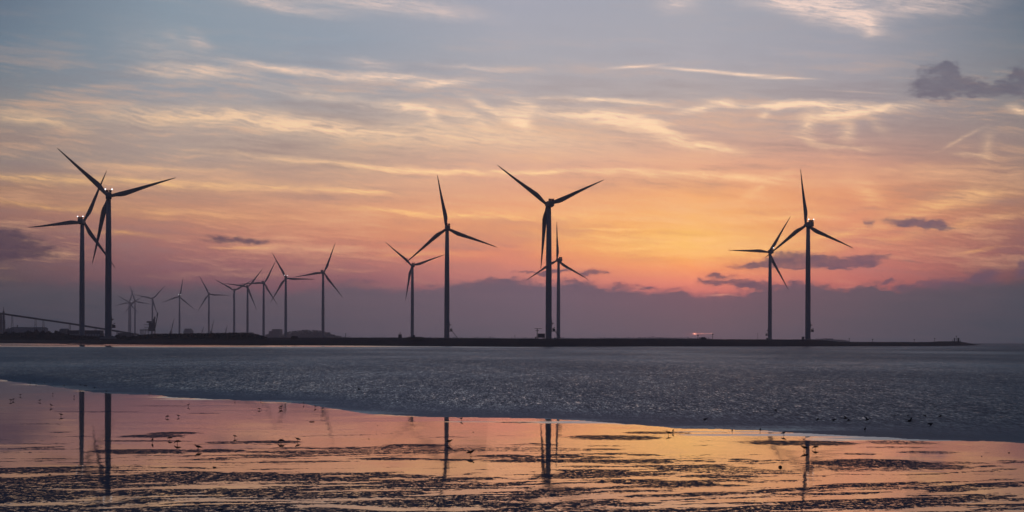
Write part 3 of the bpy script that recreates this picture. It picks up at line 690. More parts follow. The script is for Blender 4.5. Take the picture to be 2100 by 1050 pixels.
def building(name, label, cat, px0, px1, ytop, D, zb=3.5, depth=18, roof='flat', m='shed', win=0, steps=None):
    c0 = at(px0, ytop, D); c1 = at(px1, ytop, D); w = c1.x - c0.x; h = (c0.z + c1.z) / 2 - zb
    t = thing(name, label, cat, ((c0.x + c1.x) / 2, D, zb))
    mb = MB()
    if steps:
        for (f0, f1, fh) in steps: mb.box(((f0 + f1) / 2 * w - w / 2, 0, h * fh / 2), ((f1 - f0) * w, depth, h * fh))
    else: mb.box((0, 0, h / 2), (w, depth, h))
    mb.build('wall', m, t)
    if roof == 'gable':
        hw = w / 2 + .4; mb = MB().raw([(-hw, -depth / 2, h), (hw, -depth / 2, h), (hw, depth / 2, h), (-hw, depth / 2, h), (-hw, 0, h + 1.6), (hw, 0, h + 1.6)], [(0, 1, 5, 4), (2, 3, 4, 5), (1, 2, 5), (3, 0, 4), (3, 2, 1, 0)])
        mb.build('roof', 'roof', t)
    elif roof == 'flat' and not steps:
        MB().box((0, 0, h + .3), (w + .6, depth + .6, .5)).build('roof', 'roof', t)
    for i in range(win):
        f = (i + .5) / win - .5
        MB().box((f * w * .92, -depth / 2 - .06, h * .5), (w / win * .6, .1, h * .35)).build('window', 'glass', t)
    return t
# plant at the left edge
t = thing('chimney_tower', 'slim dark plant tower with a spire top at the far left edge', 'tower', at(8, 688, 3300)); k = scale_at(3300); t.location.z = 3.5
mb = MB().box((0, 0, 20 * k * 1.0), (4.6 * k, 4.6 * k, 44 * k)).box((-.6 * k, 0, 50 * k), (3.4 * k, 3.4 * k, 18 * k)); mb.build('tower_shaft', 'shed', t)
MB().loft([(-.6 * k, 0, 58 * k), (-.6 * k, 0, 63 * k), (-.6 * k, 0, 68.5 * k)], [1.1 * k, .7 * k, .25 * k], 10).build('spire', 'dark', t)
mb = MB()
for z in (24, 36, 48): mb.box((0, 0, z * k), (5.6 * k, 5.6 * k, .7 * k))
mb.build('gantry', 'dark', t)
building('silo_block', 'tall narrow block cut by the left picture edge beside the spired tower', 'silo', -14, 2, 643, 3350, m='shed', roof='flat')
t = thing('storage_dome', 'rounded storage dome at the foot of the spired tower', 'dome', at(17, 690, 3000)); t.location.z = 3.5; k = scale_at(3000)
MB().loft([(0, 0, 0), (0, 0, 12 * k), (0, 0, 17 * k), (0, 0, 21 * k), (0, 0, 23.5 * k), (0, 0, 24.5 * k)], [12 * k, 12 * k, 10.6 * k, 8 * k, 4 * k, .5 * k], 20).build('shell', 'shed', t, True)
MB().bar((0, 0, 24 * k), (0, 0, 27 * k), .5 * k).build('vent', 'dark', t)
t = thing('chimney', 'short dark chimney between the dome and the low warehouse', 'chimney', at(35.8, 690, 3200)); t.location.z = 3.5; k = scale_at(3200)
MB().loft([(0, 0, 0), (0, 0, 20 * k), (0, 0, 30.5 * k)], [1.5 * k, 1.2 * k, .9 * k], 12).build('shaft', 'shed', t, True)
MB().loft([(0, 0, 29 * k), (0, 0, 31 * k)], [1.25 * k, 1.25 * k], 12).build('cap', 'dark', t)
building('warehouse', 'long low warehouse with a flat roof left of the tall turbines', 'warehouse', 27, 92, 673, 2900, m='pale', roof='gable', depth=40)
building('workshop', 'low rounded workshop roof between the trees and the second turbine', 'workshop', 125, 139, 676.5, 2500, m='shed', roof='gable')
building('office_hall', 'low hall with a row of pale windows directly left of the second turbine', 'hall', 142, 165, 678.5, 2150, m='shed', win=0)
building('control_hall', 'long low hall with pale panels between the two tall left turbines', 'hall', 174, 209, 678.5, 2150, m='shed', win=0)
for o in list(COL.objects):
    if o.name.startswith(('office_hall', 'control_hall')):
        w = {c.name.split('.')[0]: c for c in o.children}['wall']; xs = [v.co.x for v in w.data.vertices]; h = max(v.co.z for v in w.data.vertices)
        n = 6; L = max(xs) - min(xs)
        for i in range(n):
            MB().box((min(xs) + L * (i + .5) / n, -9.06, h * .52), (L / n * .78, .12, h * .36)).build('panel', 'pale', o)
t = thing('palisade', 'short dark palisade of upright posts just left of the largest turbine', 'fence', at(206, 693, 2000)); t.location.z = 4.6; k = scale_at(2000)
for i in range(7):
    MB().box((i * 1.7 * k, 0, 6.5 * k), (.5 * k, .3, 13 * k)).build('post', 'dark', t)
MB().box((5.1 * k, 0, 12 * k), (11 * k, .2, .5 * k)).build('rail', 'dark', t)
building('barge_shed', 'low brownish shed at the foot of the conveyor, right of the largest turbine', 'shed', 245, 272, 684.2, 2300, m='shed', roof='flat')
building('grain_silo', 'hazy square silo block beyond the scrub mound between two far turbines', 'silo', 377, 396, 674, 6200, m='shed', steps=[(0, .12, .8), (.12, .86, 1.0), (.86, 1, .85)])
building('power_station', 'hazy stepped power station block between two far turbines right of the mound', 'power station', 548, 577, 675, 5600, m='shed', depth=60, steps=[(0, .2, .55), (.2, .42, .82), (.42, .98, 1.0), (.98, 1.0, .9)])
building('depot', 'faint low depot roofs beyond the right end of the scrub mound', 'depot', 498, 524, 681.5, 5600, m='shed', depth=40, steps=[(0, .3, .7), (.3, .8, 1.0), (.8, 1, .6)])

# far hazy woodland behind the right of the row
def cards(cx, cy, cz, size, rnd, mb):
    a = rnd.uniform(0, 6.28); b = rnd.uniform(-1.2, 1.2)
    u = Vector((math.cos(a), math.sin(a), 0)) * size; w = Vector((-math.sin(a) * math.sin(b), math.cos(a) * math.sin(b), math.cos(b))) * size * rnd.uniform(.5, 1)
    c = Vector((cx, cy, cz)); mb.raw([c - u * .5, c - w * .5, c + u * .5, c + w * .5], [(0, 1, 2, 3)])
def mass(name, prof, D, zb, size, n, seed, depth=12, m='leaf', cat=None, label=None, kind=None, jit=1.0):
    """foliage filling the outline prof [(px, ytop)...] above zb"""
    rnd = random.Random(seed); mb = MB()
    xs = [p[0] for p in prof]; ys = [p[1] for p in prof]
    lo = []
    for i in range(n):
        px = rnd.uniform(xs[0], xs[-1]); yt = float(np.interp(px, xs, ys))
        top = at(px, yt, D); h = top.z - zb
        if h < .2: continue
        f = rnd.random() ** .6
        x = top.x; y = D + rnd.uniform(-.5, .5) * depth; z = zb + h * f + rnd.uniform(-.5, .5) * size * .6 * jit
        cards(x, y, z, size * rnd.uniform(.5, 1.2), rnd, mb)
    # solid heart so the mass is opaque low down
    core = []
    m_ = 60
    for i in range(m_ + 1):
        px = xs[0] + (xs[-1] - xs[0]) * i / m_; yt = float(np.interp(px, xs, ys)); top = at(px, yt, D)
        h = max(.1, (top.z - zb) * rnd.uniform(.80, .93))
        core.append([(top.x, D - depth / 2, zb - .6), (top.x, D - depth * .3, zb + h * .8), (top.x, D, zb + h), (top.x, D + depth * .3, zb + h * .8), (top.x, D + depth / 2, zb - .6)])
    k0 = len(mb.v)
    for r in core: mb.v += r
    for i in range(m_):
        for j in range(4): a = k0 + i * 5 + j; mb.f.append((a, a + 5, a + 6, a + 1))
    o = mb.build(name, m)
    if kind: o['kind'] = kind
    if label: tag(o, label, cat)
    return o
mass('scrub', [(258,696),(275,690),(292,687.5),(320,685.5),(360,685),(400,684.5),(440,684),(462,683.6),(480,682.8),(505,683.2),(522,685.5),(536,689),(545,692.5)], 1700, 5.6, 1.5, 9000, 2, 24, kind='stuff')
mass('far_woodland', [(578,690),(590,681.5),(612,678.5),(626,676.5),(640,678),(660,678.5),(668,682),(676,683),(684,688),(700,690.5)], 5400, 4, 7, 900, 3, 60, kind='stuff')
mass('far_woodland', [(480,692),(500,686),(530,685.5),(560,687),(600,686.5),(700,690.5),(760,691.5),(900,691),(960,692),(1000,692),(1100,693),(1340,691.6),(1400,692),(1460,694)], 7600, 3, 7, 1200, 5, 60, kind='stuff')
mass('undergrowth', [(-60,686),(0,686),(30,684),(60,682),(100,683),(130,685),(150,688),(175,690),(200,691),(215,690),(240,691.5),(262,694)], 1760, 5.0, 1.6, 5000, 7, 24, kind='stuff')
mass('far_woodland', [(1665,696),(1680,694.6),(1695,693.5),(1710,694.5),(1725,697),(1740,699)], 7600, 2, 6, 200, 15, 60, kind='stuff')

# trees and bushes at the left, one by one
def tree(px, ytop, wpx, D, label, seed, zb=6.0, kind='tree'):
    rnd = random.Random(seed); top = at(px, ytop, D); h = top.z - zb; w = wpx * D / F / 2
    t = thing('bush' if kind == 'bush' else 'tree', label, kind, (top.x, D, zb), 0, 'trees and bushes on the left bank')
    tr = MB().loft([(0, 0, -.5), (.1, 0, h * .35), (.25, .1, h * .7)], [.34, .26, .12], 7)
    for i in range(5):
        a = i * 1.3; tr.bar((.1, 0, h * (.3 + .07 * i)), (math.cos(a) * w * .55, math.sin(a) * w * .5, h * (.55 + .07 * i)), .09, 5)
    tr.build('trunk', 'bark', t)
    mb = MB()
    cl = [(rnd.uniform(-.6, .6) * w, rnd.uniform(-.6, .6) * w, h * rnd.uniform(.3, .82), rnd.uniform(.3, .52) * w) for i in range(11)]
    cl.append((0, 0, h * .8, w * .4))
    for i in range(900):
        c = rnd.choice(cl); d = Vector((rnd.gauss(0, 1), rnd.gauss(0, 1), rnd.gauss(0, 1))).normalized() * c[3] * rnd.random() ** .4
        z = min(c[2] + d.z, h * 1.02)
        cards(c[0] + d.x, c[1] + d.y, max(.3, z), .75 * rnd.uniform(.6, 1.2), rnd, mb)
    mb.build('crown', 'leaf', t)
TREES = [(-8,682,22,'tree cut by the left picture edge'),(12,681,16,'low tree below the storage dome'),(26,680,14,'round tree just right of the storage dome'),(60,677.5,18,'left tree of the clump in front of the warehouse'),(74,675,18,'tallest tree of the clump in front of the warehouse'),
         (87,676.5,16,'right tree of the clump in front of the warehouse'),(101,677.5,16,'dark tree between the warehouse and the workshop'),(114,677,13,'upright tree just left of the workshop'),(121,679,12,'small tree touching the workshop wall'),(48,684,12,'small tree at the left foot of the clump'),(97,687,18,'rounded bush low on the bank below the clump')]
for i, (px, y, w, lb) in enumerate(TREES): tree(px, y, w, 1790 - i * 4, 'dark leafy ' + lb, 50 + i, 5.4, 'bush' if 'bush' in lb else 'tree')
tree(241, 687, 12, 1745, 'low dark bush right of the largest turbine foot', 70, 5.4, 'bush')
tree(604, 689.5, 16, 1690, 'lone dark bush on the dyke right of the scrub mound', 71, 5.2, 'bush')
tree(254, 688.5, 12, 1742, 'low dark bush at the left end of the scrub mound', 72, 5.4, 'bush')
mass('scrub', [(828,694),(838,692),(850,691),(864,691.5),(874,694.5)], 1700, 5.2, 1.0, 500, 9, 10, kind='stuff')

# ship unloader crane in front of the far turbines
D = 2900.0; k = scale_at(D)
t = thing('ship_unloader', 'dark ship unloader crane with stacked decks and an upright kinked boom', 'crane', at(309, 690, D)); t.location.z = 3.5; zz = t.location.z
def L(px, py): p = at(px, py, D); return Vector((p.x - t.location.x, 0, p.z - zz))
mb = MB()
def slab(mb, x0, x1, y0, y1, dep=6):
    a = L(x0, y0); b = L(x1, y1); mb.box(((a.x + b.x) / 2, 0, (a.z + b.z) / 2), (abs(b.x - a.x), dep, abs(a.z - b.z)))
slab(mb, 301.5, 311, 658.5, 662.2, 7); slab(mb, 306, 313, 662.2, 672, 6); slab(mb, 305, 317.5, 672, 679, 9); slab(mb, 313.5, 317.5, 655, 672, 5)
mb.build('machine_house', 'shed', t)
for (x0, x1, y) in ((296, 316, 665.6), (297, 319, 671), (295.5, 318, 675), (287.5, 318, 677.5)):
    mb = MB(); slab(mb, x0, x1, y, y + .8, 8)
    n = int((x1 - x0) / 2)
    for i in range(n + 1):
        p = L(x0 + (x1 - x0) * i / n, y); mb.bar((p.x, -3.8, p.z), (p.x, -3.8, p.z + 1.2), .07, 4)
    mb.build('deck', 'dark', t)
for (xa, xb) in ((289, 289), (293, 293), (299, 297), (304, 305), (311, 311), (317.5, 318)):
    for yy in (-4, 4):
        mb = MB(); p = L(xa, 675); q = L(xb, 690.5); mb.bar((p.x, yy, p.z), (q.x, yy, q.z), .35); mb.build('leg', 'dark', t)
mb = MB()
for dx_ in (-.9, .9):
    mb.bar(L(318.5 + dx_ * .6, 671), L(323.6 + dx_ * .4, 643), .38); 
for i in range(9):
    f = i / 9; p = L(318, 671).lerp(L(323.3, 643), f); q = L(319.2, 671).lerp(L(324, 643), f + .1); mb.bar(p, q, .2)
mb.bar(L(323.9, 645), L(323.3, 640.6), .6); mb.bar(L(323.6, 641), L(316.4, 655), .18); mb.bar(L(316, 650), L(318.5, 664), .3)
mb.build('boom', 'dark', t)
mb = MB(); mb.bar(L(316, 673), L(317.5, 649), .45); mb.bar(L(312.5, 672), L(315.8, 651), .3); mb.bar(L(314, 658), L(319, 652), .3); mb.build('mast', 'dark', t)

# far luffing cranes
def far_crane(px0, px1, ytop, yj, label, w=4):
    D = 5200.0; k = scale_at(D)
    t = thing('harbour_crane', label, 'crane', at(px0, 690, D), 0, 'faint harbour cranes on the hazy skyline'); t.location.z = 3
    def L(px, py): p = at(px, py, D); return Vector((p.x - t.location.x, 0, p.z - 3))
    mb = MB()
    p = L(px0 - w / 2, 690); q = L(px0 + w / 2, 690); tp = L(px0, yj)
    for a in (p, q):
        for yy in (-4, 4): mb.bar((a.x, yy, 0), (a.x * .5, yy * .6, tp.z * .55), 1.0)
    mb.build('portal', 'dark', t)
    MB().box((0, 0, tp.z * .72), (w * k * .8, 6, tp.z * .4), top=.8).build('cabin', 'shed', t)
    tip = L(px1, ytop); mb = MB().loft([(0, 0, tp.z * .8), tip], [1.3, .5], 6); mb.bar((-w * k * .3, 0, tp.z * 1.25), tip.lerp(Vector((0, 0, tp.z)), .35), .3); mb.build('jib', 'dark', t)
far_crane(350.5, 357.6, 652.5, 677, 'faint crane with a steep jib left of the hazy silo block', 6)
far_crane(412.5, 418, 671, 683, 'short faint crane with a bent jib right of the hazy silo block', 4)
far_crane(433, 439, 655.5, 677, 'faint crane with a tall steep jib just right of a far turbine tower', 6)
far_crane(462, 466, 667.5, 683, 'faintest small crane left of the paired far turbines', 3)

# small things on the dyke
def post(px, ytop, ybase, D, label, w=.35, head=None, zb=None):
    b = at(px, ybase, D); tp = at(px, ytop, D); z0 = b.z if zb is None else zb
    t = thing('marker_post', label, 'post', (b.x, D, z0), 0, 'thin posts along the dyke')
    h = tp.z - z0
    MB().loft([(0, 0, -.4), (0, 0, h)], [w * .6, w * .45], 8).build('pole', 'dark', t)
    if head: MB().box((0, 0, h + head / 2), (head * 1.5, head * 1.2, head)).build('head', 'dark', t)
    return t
post(708.9, 685, 693.5, 1690, 'lone thin post on the dyke in the empty stretch left of centre', .35, .5)
post(1056, 688, 695.5, 1660, 'thin post left of the hut on legs', .3, .4)
post(1431.3, 688.5, 696.5, 1650, 'post directly below the slit of sun', .5, .7)
post(1435.3, 693.8, 696.5, 1650, 'short stub beside the post below the slit of sun', .5, .7)
post(1461.6, 686.5, 696.5, 1650, 'taller post right of the slit of sun', .4, .8)
post(1554, 684, 697, 1700, 'very thin mast left of the shorter right-hand turbine', .22, .3)
post(1741.7, 695.2, 702, 1900, 'first thin beacon post on the low breakwater from the turbines', .3, .7)
post(1789.4, 697, 702, 1900, 'second beacon post on the low breakwater with a small head', .35, .8)
post(1875, 697, 702, 1900, 'third small beacon post on the low breakwater', .3, .7)
post(1916.7, 695, 701, 1900, 'fourth beacon post before the harbour light at the tip', .3, .7)
# harbour light at the tip
D = 1900.0; k = scale_at(D)
t = thing('harbour_light', 'pair of dark lamp housings on posts at the end of the breakwater', 'harbour light', at(1961, 700.6, D)); zz = t.location.z
MB().box((0, 0, .15), (18 * k, 3, .5)).build('deck', 'concrete', t)
for x in (-3.7, 4.2):
    w = 1.0 if x < 0 else 2.0
    MB().box((x * k, 0, 3.4 * k), (w * 1.4 * k, 1.4, 6 * k)).build('housing', 'dark', t)
    MB().box((x * k, 0, 7.0 * k), (w * 2.0 * k, 1.8, 1.2 * k)).build('cap', 'dark', t)
MB().bar((0, 0, 0), (0, 0, 11 * k), .18).build('pole', 'dark', t)
MB().box((0, 0, 11.4 * k), (2.2 * k, .8, 1.2 * k)).build('lantern', 'dark', t)
MB().bar((-8 * k, 0, .3), (-8 * k, 0, 4 * k), .15).bar((8 * k, 0, .3), (8 * k, 0, 4 * k), .15).bar((-8 * k, 0, 3.6 * k), (8 * k, 0, 3.6 * k), .1).build('railing', 'dark', t)
# hut on legs with radar mast
D = 1665.0; k = scale_at(D)
t = thing('radar_hut', 'dark cabin raised on legs with a T-shaped mast, left of the thickest turbine', 'hut', at(1108, 696.2, D)); zz = t.location.z
MB().box((2.2 * k, 0, 7.6 * k), (14.5 * k, 5, 8.0 * k)).build('cabin', 'shed', t)
MB().box((2.2 * k, 0, 11.85 * k), (15.3 * k, 5.6, .5 * k)).build('roof', 'roof', t)
for x in (-4.4, 5.6, 8.8):
    for yy in (-2, 2): MB().bar((x * k, yy, -.6), (x * k, yy, 3.8 * k), .25).build('leg', 'dark', t)
mt = MB().bar((-6.4 * k, 0, -.6), (-6.4 * k, 0, 22.4 * k), .32); mt.build('mast', 'dark', t)
MB().box((-4.6 * k, 0, 22.4 * k), (15 * k, .4, .9 * k)).build('antenna_bar', 'dark', t)
MB().box((-6.4 * k, 0, 18.2 * k), (7 * k, 1.6, 1.1 * k)).build('crow_nest', 'dark', t)
MB().box((-9.6 * k, 0, 3.5 * k), (3 * k, 2, 3.5 * k)).bar((-9.6 * k, 0, -.5), (-9.6 * k, 0, 3 * k), .25).build('locker', 'dark', t)
MB().bar((-12.5 * k, 0, -.5), (-7 * k, 0, 6 * k), .2).build('ladder', 'dark', t)
# beacon hut
D = 1690.0; k = scale_at(D)
t = thing('beacon_hut', 'small dark hut with a short mast on the dyke left of the smaller central turbine', 'hut', at(820.6, 692.6, D))
MB().box((0, 0, 3.0 * k), (7.8 * k, 4, 6.4 * k), top=.75).build('cabin', 'shed', t)
MB().box((0, 0, 6.5 * k), (6.4 * k, 3.6, .6 * k)).build('roof', 'roof', t)
MB().bar((0, 0, 6.5 * k), (0, 0, 12 * k), .14).bar((-2.2 * k, 0, 9 * k), (2.2 * k, 0, 9 * k), .12).build('mast', 'dark', t)
# small cabinets by turbine feet
def cabinet(px, D, w, h, label, ybase):
    k = scale_at(D); t = thing('transformer_box', label, 'cabinet', at(px, ybase, D), 0, 'boxes at turbine feet')
    MB().box((0, 0, h * k / 2), (w * k, 2.5, h * k)).build('housing', 'shed', t); MB().box((0, 0, h * k + .15), (w * k + .4, 2.9, .3)).build('roof', 'roof', t)
cabinet(1646.8, 2000, 5, 5.5, 'small dark cabinet left of the tallest right-hand turbine foot', 696.6)
cabinet(849, 1705, 4, 4.6, 'small dark cabinet at the foot of the smaller central turbine', 692.6)
cabinet(1573.5, 1700, 3, 2.6, 'small dark cabinet left of the shorter right-hand turbine foot', 696.6)
cabinet(1140.5, 1700, 8, 1.6, 'low dark crate between the two right-of-centre turbines', 696)
# parked vehicle on the dyke
D = 1650.0; k = scale_at(D)
t = thing('parked_van', 'tiny dark van parked on the dyke right of the posts below the sun', 'van', at(1443, 697.0, D))
MB().box((0, 0, 1.0), (4.6, 1.9, 1.1)).box((-.3, 0, 1.9), (3.4, 1.8, .8), top=.9).build('body', 'dark', t)
for x in (-1.4, 1.4):
    for y in (-.85, .85): MB().loft([(x, y - .12, .38), (x, y + .12, .38)], [.38, .38], 12).build('wheel', 'rock', t)

# ------------------------------------------------------------------ birds (each body one continuous mesh)
def wader(pose, flip):
    """small shore bird about 0.24 m long; +X is forward"""
    s = -1 if flip else 1
    mb = MB()
    if pose == 'feed':
        sp = [(-.15, .125), (-.11, .128), (-.06, .13), (0, .128), (.045, .118), (.075, .10), (.095, .082), (.112, .07), (.125, .052), (.14, .02)]
        rd = [.006, .018, .036, .043, .036, .022, .018, .017, .006, .003]
    elif pose == 'tall':
        sp = [(-.10, .11), (-.075, .125), (-.04, .145), (0, .165), (.03, .19), (.045, .215), (.052, .238), (.068, .25), (.09, .248), (.125, .238)]
        rd = [.006, .02, .038, .044, .036, .022, .018, .019, .007, .003]
    elif pose == 'away':
        sp = [(-.035, .10), (-.03, .115), (-.02, .14), (0, .165), (.012, .19), (.018, .21), (.022, .228), (.028, .242), (.036, .248), (.05, .245)]
        rd = [.01, .028, .044, .050, .042, .026, .02, .02, .01, .004]
    else:
        sp = [(-.15, .112), (-.115, .122), (-.06, .138), (0, .15), (.045, .158), (.072, .174), (.088, .192), (.104, .20), (.122, .198), (.158, .188)]
        rd = [.006, .018, .037, .044, .036, .022, .018, .019, .006, .003]
    mb.loft([(s * x, 0, z) for x, z in sp], rd, 10)
    lx = .0 if pose != 'feed' else -.01
    for yy, st in ((-.014, -.012), (.014, .016)):
        mb.loft([(s * lx, yy, .125), (s * (lx - .006 + st), yy, .065), (s * (lx + .004 + st), yy, .0)], [.009, .0055, .005], 6)
        mb.loft([(s * (lx + .004 + st), yy, .003), (s * (lx + .034 + st), yy, .002)], [.006, .003], 5)
    # folded wings
    if pose != 'away':
        for yy in (-1, 1):
            z0 = sp[3][1]
            mb.loft([(s * .03, yy * .034, z0 + .004), (s * -.03, yy * .040, z0 - .004), (s * -.10, yy * .026, z0 - .018), (s * -.165, yy * .008, sp[0][1] - .004)], [(.006, .018), (.010, .028), (.008, .018), (.003, .004)], 8)
    return mb.mesh('wader', True)
def flyer(up):
    mb = MB()
    mb.loft([(-.16, 0, 0), (-.10, 0, 0), (-.03, 0, .002), (.05, 0, .004), (.10, 0, .012), (.135, 0, .014), (.19, 0, .008)], [(.02, .004), (.02, .016), (.038, .036), (.036, .034), (.02, .02), (.018, .018), (.003, .003)], 10)
    for y in (-1, 1):
        mb.loft([(.03, y * .02, .01), (.045, y * .13, .01 + up * .07), (.01, y * .24, .01 + up * .10), (-.06, y * .36, .01 + up * .09)], [(.05, .010), (.05, .008), (.036, .006), (.006, .003)], 8)
    return mb.mesh('flying_wader', True)
BM = {}
for ps in ('stand', 'feed', 'tall', 'away'):
    for fl in (0, 1): BM[(ps, fl)] = wader(ps, fl); BM[(ps, fl)].materials.append(M['bird'])
for u in (1.2, -.5, .5): BM[('fly', u)] = flyer(u); BM[('fly', u)].materials.append(M['bird'])
BIRDS = [ # photo x, foot y, pose, flip (faces left), scale, label
 (22,777,'away',0,.9,'first tiny wader at the left picture edge on the upper tide line'),
 (29,779,'stand',1,1,'second tiny wader from the left edge on the upper tide line'),
 (57,781,'away',0,.9,'tiny wader left of the little trio on the upper tide line'),
 (63,781,'stand',0,1,'tiny wader, left bird of the trio on the upper tide line'),
 (70,784,'stand',0,1,'tiny wader, right bird of the trio on the upper tide line'),
 (62,788,'stand',1,1,'tiny wader just below the trio on the upper tide line'),
 (74,789,'away',0,.9,'upright tiny wader just right below the trio'),
 (91,786,'stand',1,1,'tiny lone wader between the trio and the turbine reflections, upper row'),
 (105,784,'away',1,.8,'tiny faint wader at the highest row left of the turbine reflections'),
 (110.5,791,'away',0,.9,'tiny upright wader left of the low resting bird on the tide line'),
 (131.5,792,'feed',1,1,'tiny feeding wader between the upright ones on the tide line'),
 (138,784,'away',0,.8,'tiny upright wader highest on the water left of the first reflection'),
 (165.5,791,'stand',1,1,'tiny wader above the left turbine reflection'),
 (173,792,'feed',1,1,'tiny head-down wader of a pair above the left turbine reflection'),
 (177.5,793,'tall',0,1,'tiny upright wader of a pair above the left turbine reflection'),
 (193.5,797,'stand',1,1.2,'larger wader between the two turbine reflections near the tide line'),
 (202,794,'away',0,.9,'tiny upright wader just left of the larger turbine reflection top'),
 (218,804,'stand',1,1,'wader right at the top of the larger turbine reflection'),
 (307.5,808,'stand',1,1,'wader on the pale water fringe right of both reflections'),
 (22,824,'stand',1,1.1,'left bird of the close pair near the left edge on grey mud'),
 (27.5,822,'stand',0,1,'right bird of the close pair near the left edge on grey mud'),
 (42,812.5,'stand',0,1,'lone wader above the close pair near the left edge'),
 (82,824,'stand',0,1,'wader in the middle between the left edge pair and the reflection'),
 (104.5,835,'tall',1,1.1,'wader low and central between left edge and left reflection'),
 (108.5,810,'away',0,.9,'round upright wader mirrored in the film left of the reflections'),
 (152,816,'away',0,1,'round upright wader touching the left side of the left reflection'),
 (125,854.5,'stand',1,1.1,'wader with its mirror image on plain grey mud, lower left'),
 (343,857.5,'feed',1,1.1,'head-down wader on pink mud, left bird of two at mid left'),
 (365.5,856,'stand',1,.9,'upright wader on pink mud, right bird of two at mid left'),
 (387,834,'tall',0,1,'upright wader just under the pale fringe, mid left'),
 (312.8,907.5,'away',0,1,'round upright wader below the long weed strip, lower left'),
 (348,903,'feed',1,1.1,'head-down wader on the end of the weed strip, lower left'),
 (363.5,911.5,'feed',1,1.35,'head-down wader with raised tail and clear mirror image, lower left'),
 (406,924.5,'stand',1,1.4,'big pale-backed wader facing left above a weed strip, lower left'),
 (482,823,'away',0,.9,'tiny upright wader on the fringe, left of two at upper mid left'),
 (535,823,'away',0,1,'tiny upright wader on the fringe, right of two at upper mid left'),
 (532,841,'feed',0,1,'head-down wader left of the overlapping pair'),
 (577,838,'stand',0,1.2,'dark standing bird of the overlapping pair'),
 (574,841,'stand',1,1,'lower bird of the overlapping pair'),
 (622.5,830,'away',0,1,'round wader at the tip of the pale fringe right of the overlapping pair'),
 (646,837,'tall',1,1,'upright wader on the blue-grey water right of the overlapping pair'),
 (481.5,899,'stand',1,.9,'wader standing on a weed strip in the lower left middle'),
 (575.5,909,'feed',1,1.3,'wader with level back on the dark weed strip, lower middle'),
 (610.5,907,'stand',1,1.2,'wader at the right tip of the dark weed strip, lower middle'),
 (946.8,863,'tall',0,1,'upright wader right of the central turbine reflection'),
 (922,912,'stand',0,1.3,'wader standing against the central turbine reflection'),
 (965,937,'stand',0,1.5,'large wader facing right with a clear mirror image, lower centre'),
 (1370.8,893,'stand',1,1.2,'wader on golden mud, left and lower bird of two'),
 (1380.3,888,'away',0,.9,'round wader on golden mud, right and upper bird of two'),
 (1501.7,888,'away',0,.9,'small round wader alone on the golden film'),
 (1559,887,'away',0,1.05,'round wader right of the golden film under the water edge'),
 (1607,894,'stand',0,1.2,'wader facing right between two turbine reflections'),
 (1649,926,'stand',1,1.4,'wader touching the left side of the right-hand turbine reflection'),
 (1671.5,922.5,'feed',1,1.2,'head-down wader just right of the right-hand turbine reflection'),
 (1774,885,'away',0,1.15,'round wader standing in the water edge at the far right'),
]
for (px, py, ps, fl, sc, lb) in BIRDS:
    p = on_plane(px, py, .0)
    shore = float(shore_y(p.x))
    o = bpy.data.objects.new('wader', BM[(ps, fl)]); COL.objects.link(o)
    s = sc * .82
    o.scale = (s, s, s); o.location = (p.x, p.y, .010 if p.y < shore else -.02)
    o.rotation_euler = (0, 0, R((hash((int(px * 7), int(py))) % 40) - 20))
    tag(o, lb, 'bird', 'waders on the mudflat')
FLY = [(736,799,1.2,'flying bird with raised wings over the dark water left of centre',30,1.5),(1446,859.5,-.5,'flying bird low over the water above the golden mud',-25,1.5),(1589,841,-.5,'flying bird highest over the water near the right turbines',10,1.3),
       (1597.5,857,.5,'tiny flying bird beneath the highest one',60,.9),(1676,861,.5,'left bird of the flock skimming the water at right',-15,1.3),(1685,861,1.2,'small upright-winged bird beside the leftmost of the skimming flock',70,.9),(1710,861,-.5,'dark bird of the skimming flock with drooped wings',-35,1.6),
       (1733,858,1.2,'bird of the skimming flock with wings in a V',10,1.3),(1740,862.5,.5,'lowest bird in the middle of the skimming flock',0,1.2),(1778,861,1.2,'bird of the skimming flock trailing a long wing to the left',30,1.6),(1833,852,.5,'small bird ahead of the flock, left of the right-hand group',80,1.1),
       (1862,853,.5,'tiny bird at the top of the right-hand group',30,1.0),(1865,864,1.2,'crossed-wing bird in the middle of the right-hand group',-40,1.6),(1896,852,-.5,'small high bird of the right-hand group',10,1.1),(1907,869,-.5,'lowest dark bird of the right-hand group with a long left wing',-10,1.7),(1928,854,.5,'rightmost bird flying over the water',0,1.3)]
for (px, py, u, lb, rz, sc) in FLY:
    q = on_plane(px, py + 6, 0); D = q.y; p = at(px, py, D)
    o = bpy.data.objects.new('flying_bird', BM[('fly', u)]); COL.objects.link(o)
    o.location = (p.x, D, max(p.z, .12)); o.rotation_euler = (R(10), R(-6), R(rz)); o.scale = (sc * .72,) * 3
    tag(o, lb, 'bird', 'birds flying low over the water')

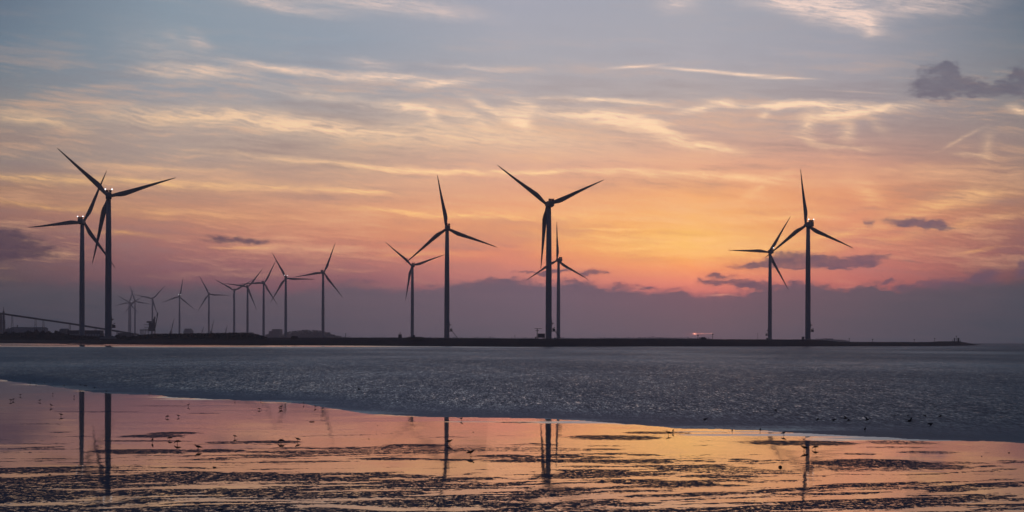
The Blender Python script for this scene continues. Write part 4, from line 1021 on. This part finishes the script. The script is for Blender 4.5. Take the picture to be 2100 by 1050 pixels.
# driftwood, stones and pebbles
p = on_plane(640, 865, .012)
t = MB().loft([(-.16, 0, .02), (-.06, 0, .026), (.05, 0, .028), (.17, 0, .022)], [.012, .018, .018, .008], 8).build('driftwood', 'wood', None, True, p); tag(t, 'short dark stick lying alone on the pink mud, left of centre', 'driftwood')
def stone(px, py, w, lb, seed):
    rnd = random.Random(seed); p = on_plane(px, py, .012); me = bpy.data.meshes.new('stone'); b = bmesh.new(); bmesh.ops.create_icosphere(b, subdivisions=3, radius=.5)
    for v in b.verts:
        f = 1 + .25 * math.sin(v.co.x * 7 + seed) * math.cos(v.co.y * 5) + rnd.uniform(-.05, .05); v.co = Vector((v.co.x * f, v.co.y * .7 * f, v.co.z * .5 * f))
    b.to_mesh(me); b.free(); o = link('stone', me, 'rock'); o.location = p + Vector((0, 0, w * .12)); o.scale = (w, w, w); tag(o, lb, 'stone', 'stones on the mud')
stone(1600, 958.5, .17, 'largest dark stone lying on the orange mud right of the golden streak', 1)
stone(756.5, 900.5, .07, 'small dark pebble on the smooth mud left of the central reflection', 2)
stone(850.7, 875, .055, 'tiny pebble nearest left of the central reflection, upper', 3)
stone(774, 873, .05, 'tiny pebble on pink mud at the upper left of the small reflection', 4)
stone(970.5, 886.5, .06, 'small pebble on pink mud right of the central reflection', 5)
stone(2069, 929, .08, 'small flat stone near the right picture edge', 6)
stone(2013, 936, .06, 'small stone left of the flat one near the right edge', 7)
stone(102, 974.5, .10, 'dark stone among the weed strips at lower left', 8)
stone(226, 979, .09, 'small dark stone by the larger left reflection, low', 9)
stone(440, 959, .11, 'dark stone on the open strip at lower left middle', 10)
stone(452, 1047, .12, 'dark stone at the bottom edge left of centre', 11)
stone(1675, 937, .05, 'tiny pebble just right of the right-hand reflection', 12)

# ------------------------------------------------------------------ haze over the whole place
hz = MB().box((0, (HAZE_R - 1200) / 2 + 0, (HAZE_TOP - 3) / 2), (HAZE_R * 2, HAZE_R + 1200, HAZE_TOP + 3)).build('haze', None)
hz['kind'] = 'stuff'
hm = bpy.data.materials.new('haze_air'); hm.use_nodes = True; t = hm.node_tree
for nd in list(t.nodes):
    if nd.type == 'BSDF_PRINCIPLED': t.nodes.remove(nd)
pv = t.nodes.new('ShaderNodeVolumePrincipled'); pv.inputs['Color'].default_value = (.93, .90, 1.0, 1); pv.inputs['Density'].default_value = HAZE_DENS; pv.inputs['Anisotropy'].default_value = .6
t.links.new(pv.outputs[0], t.nodes['Material Output'].inputs['Volume'])
hz.data.materials.append(hm)
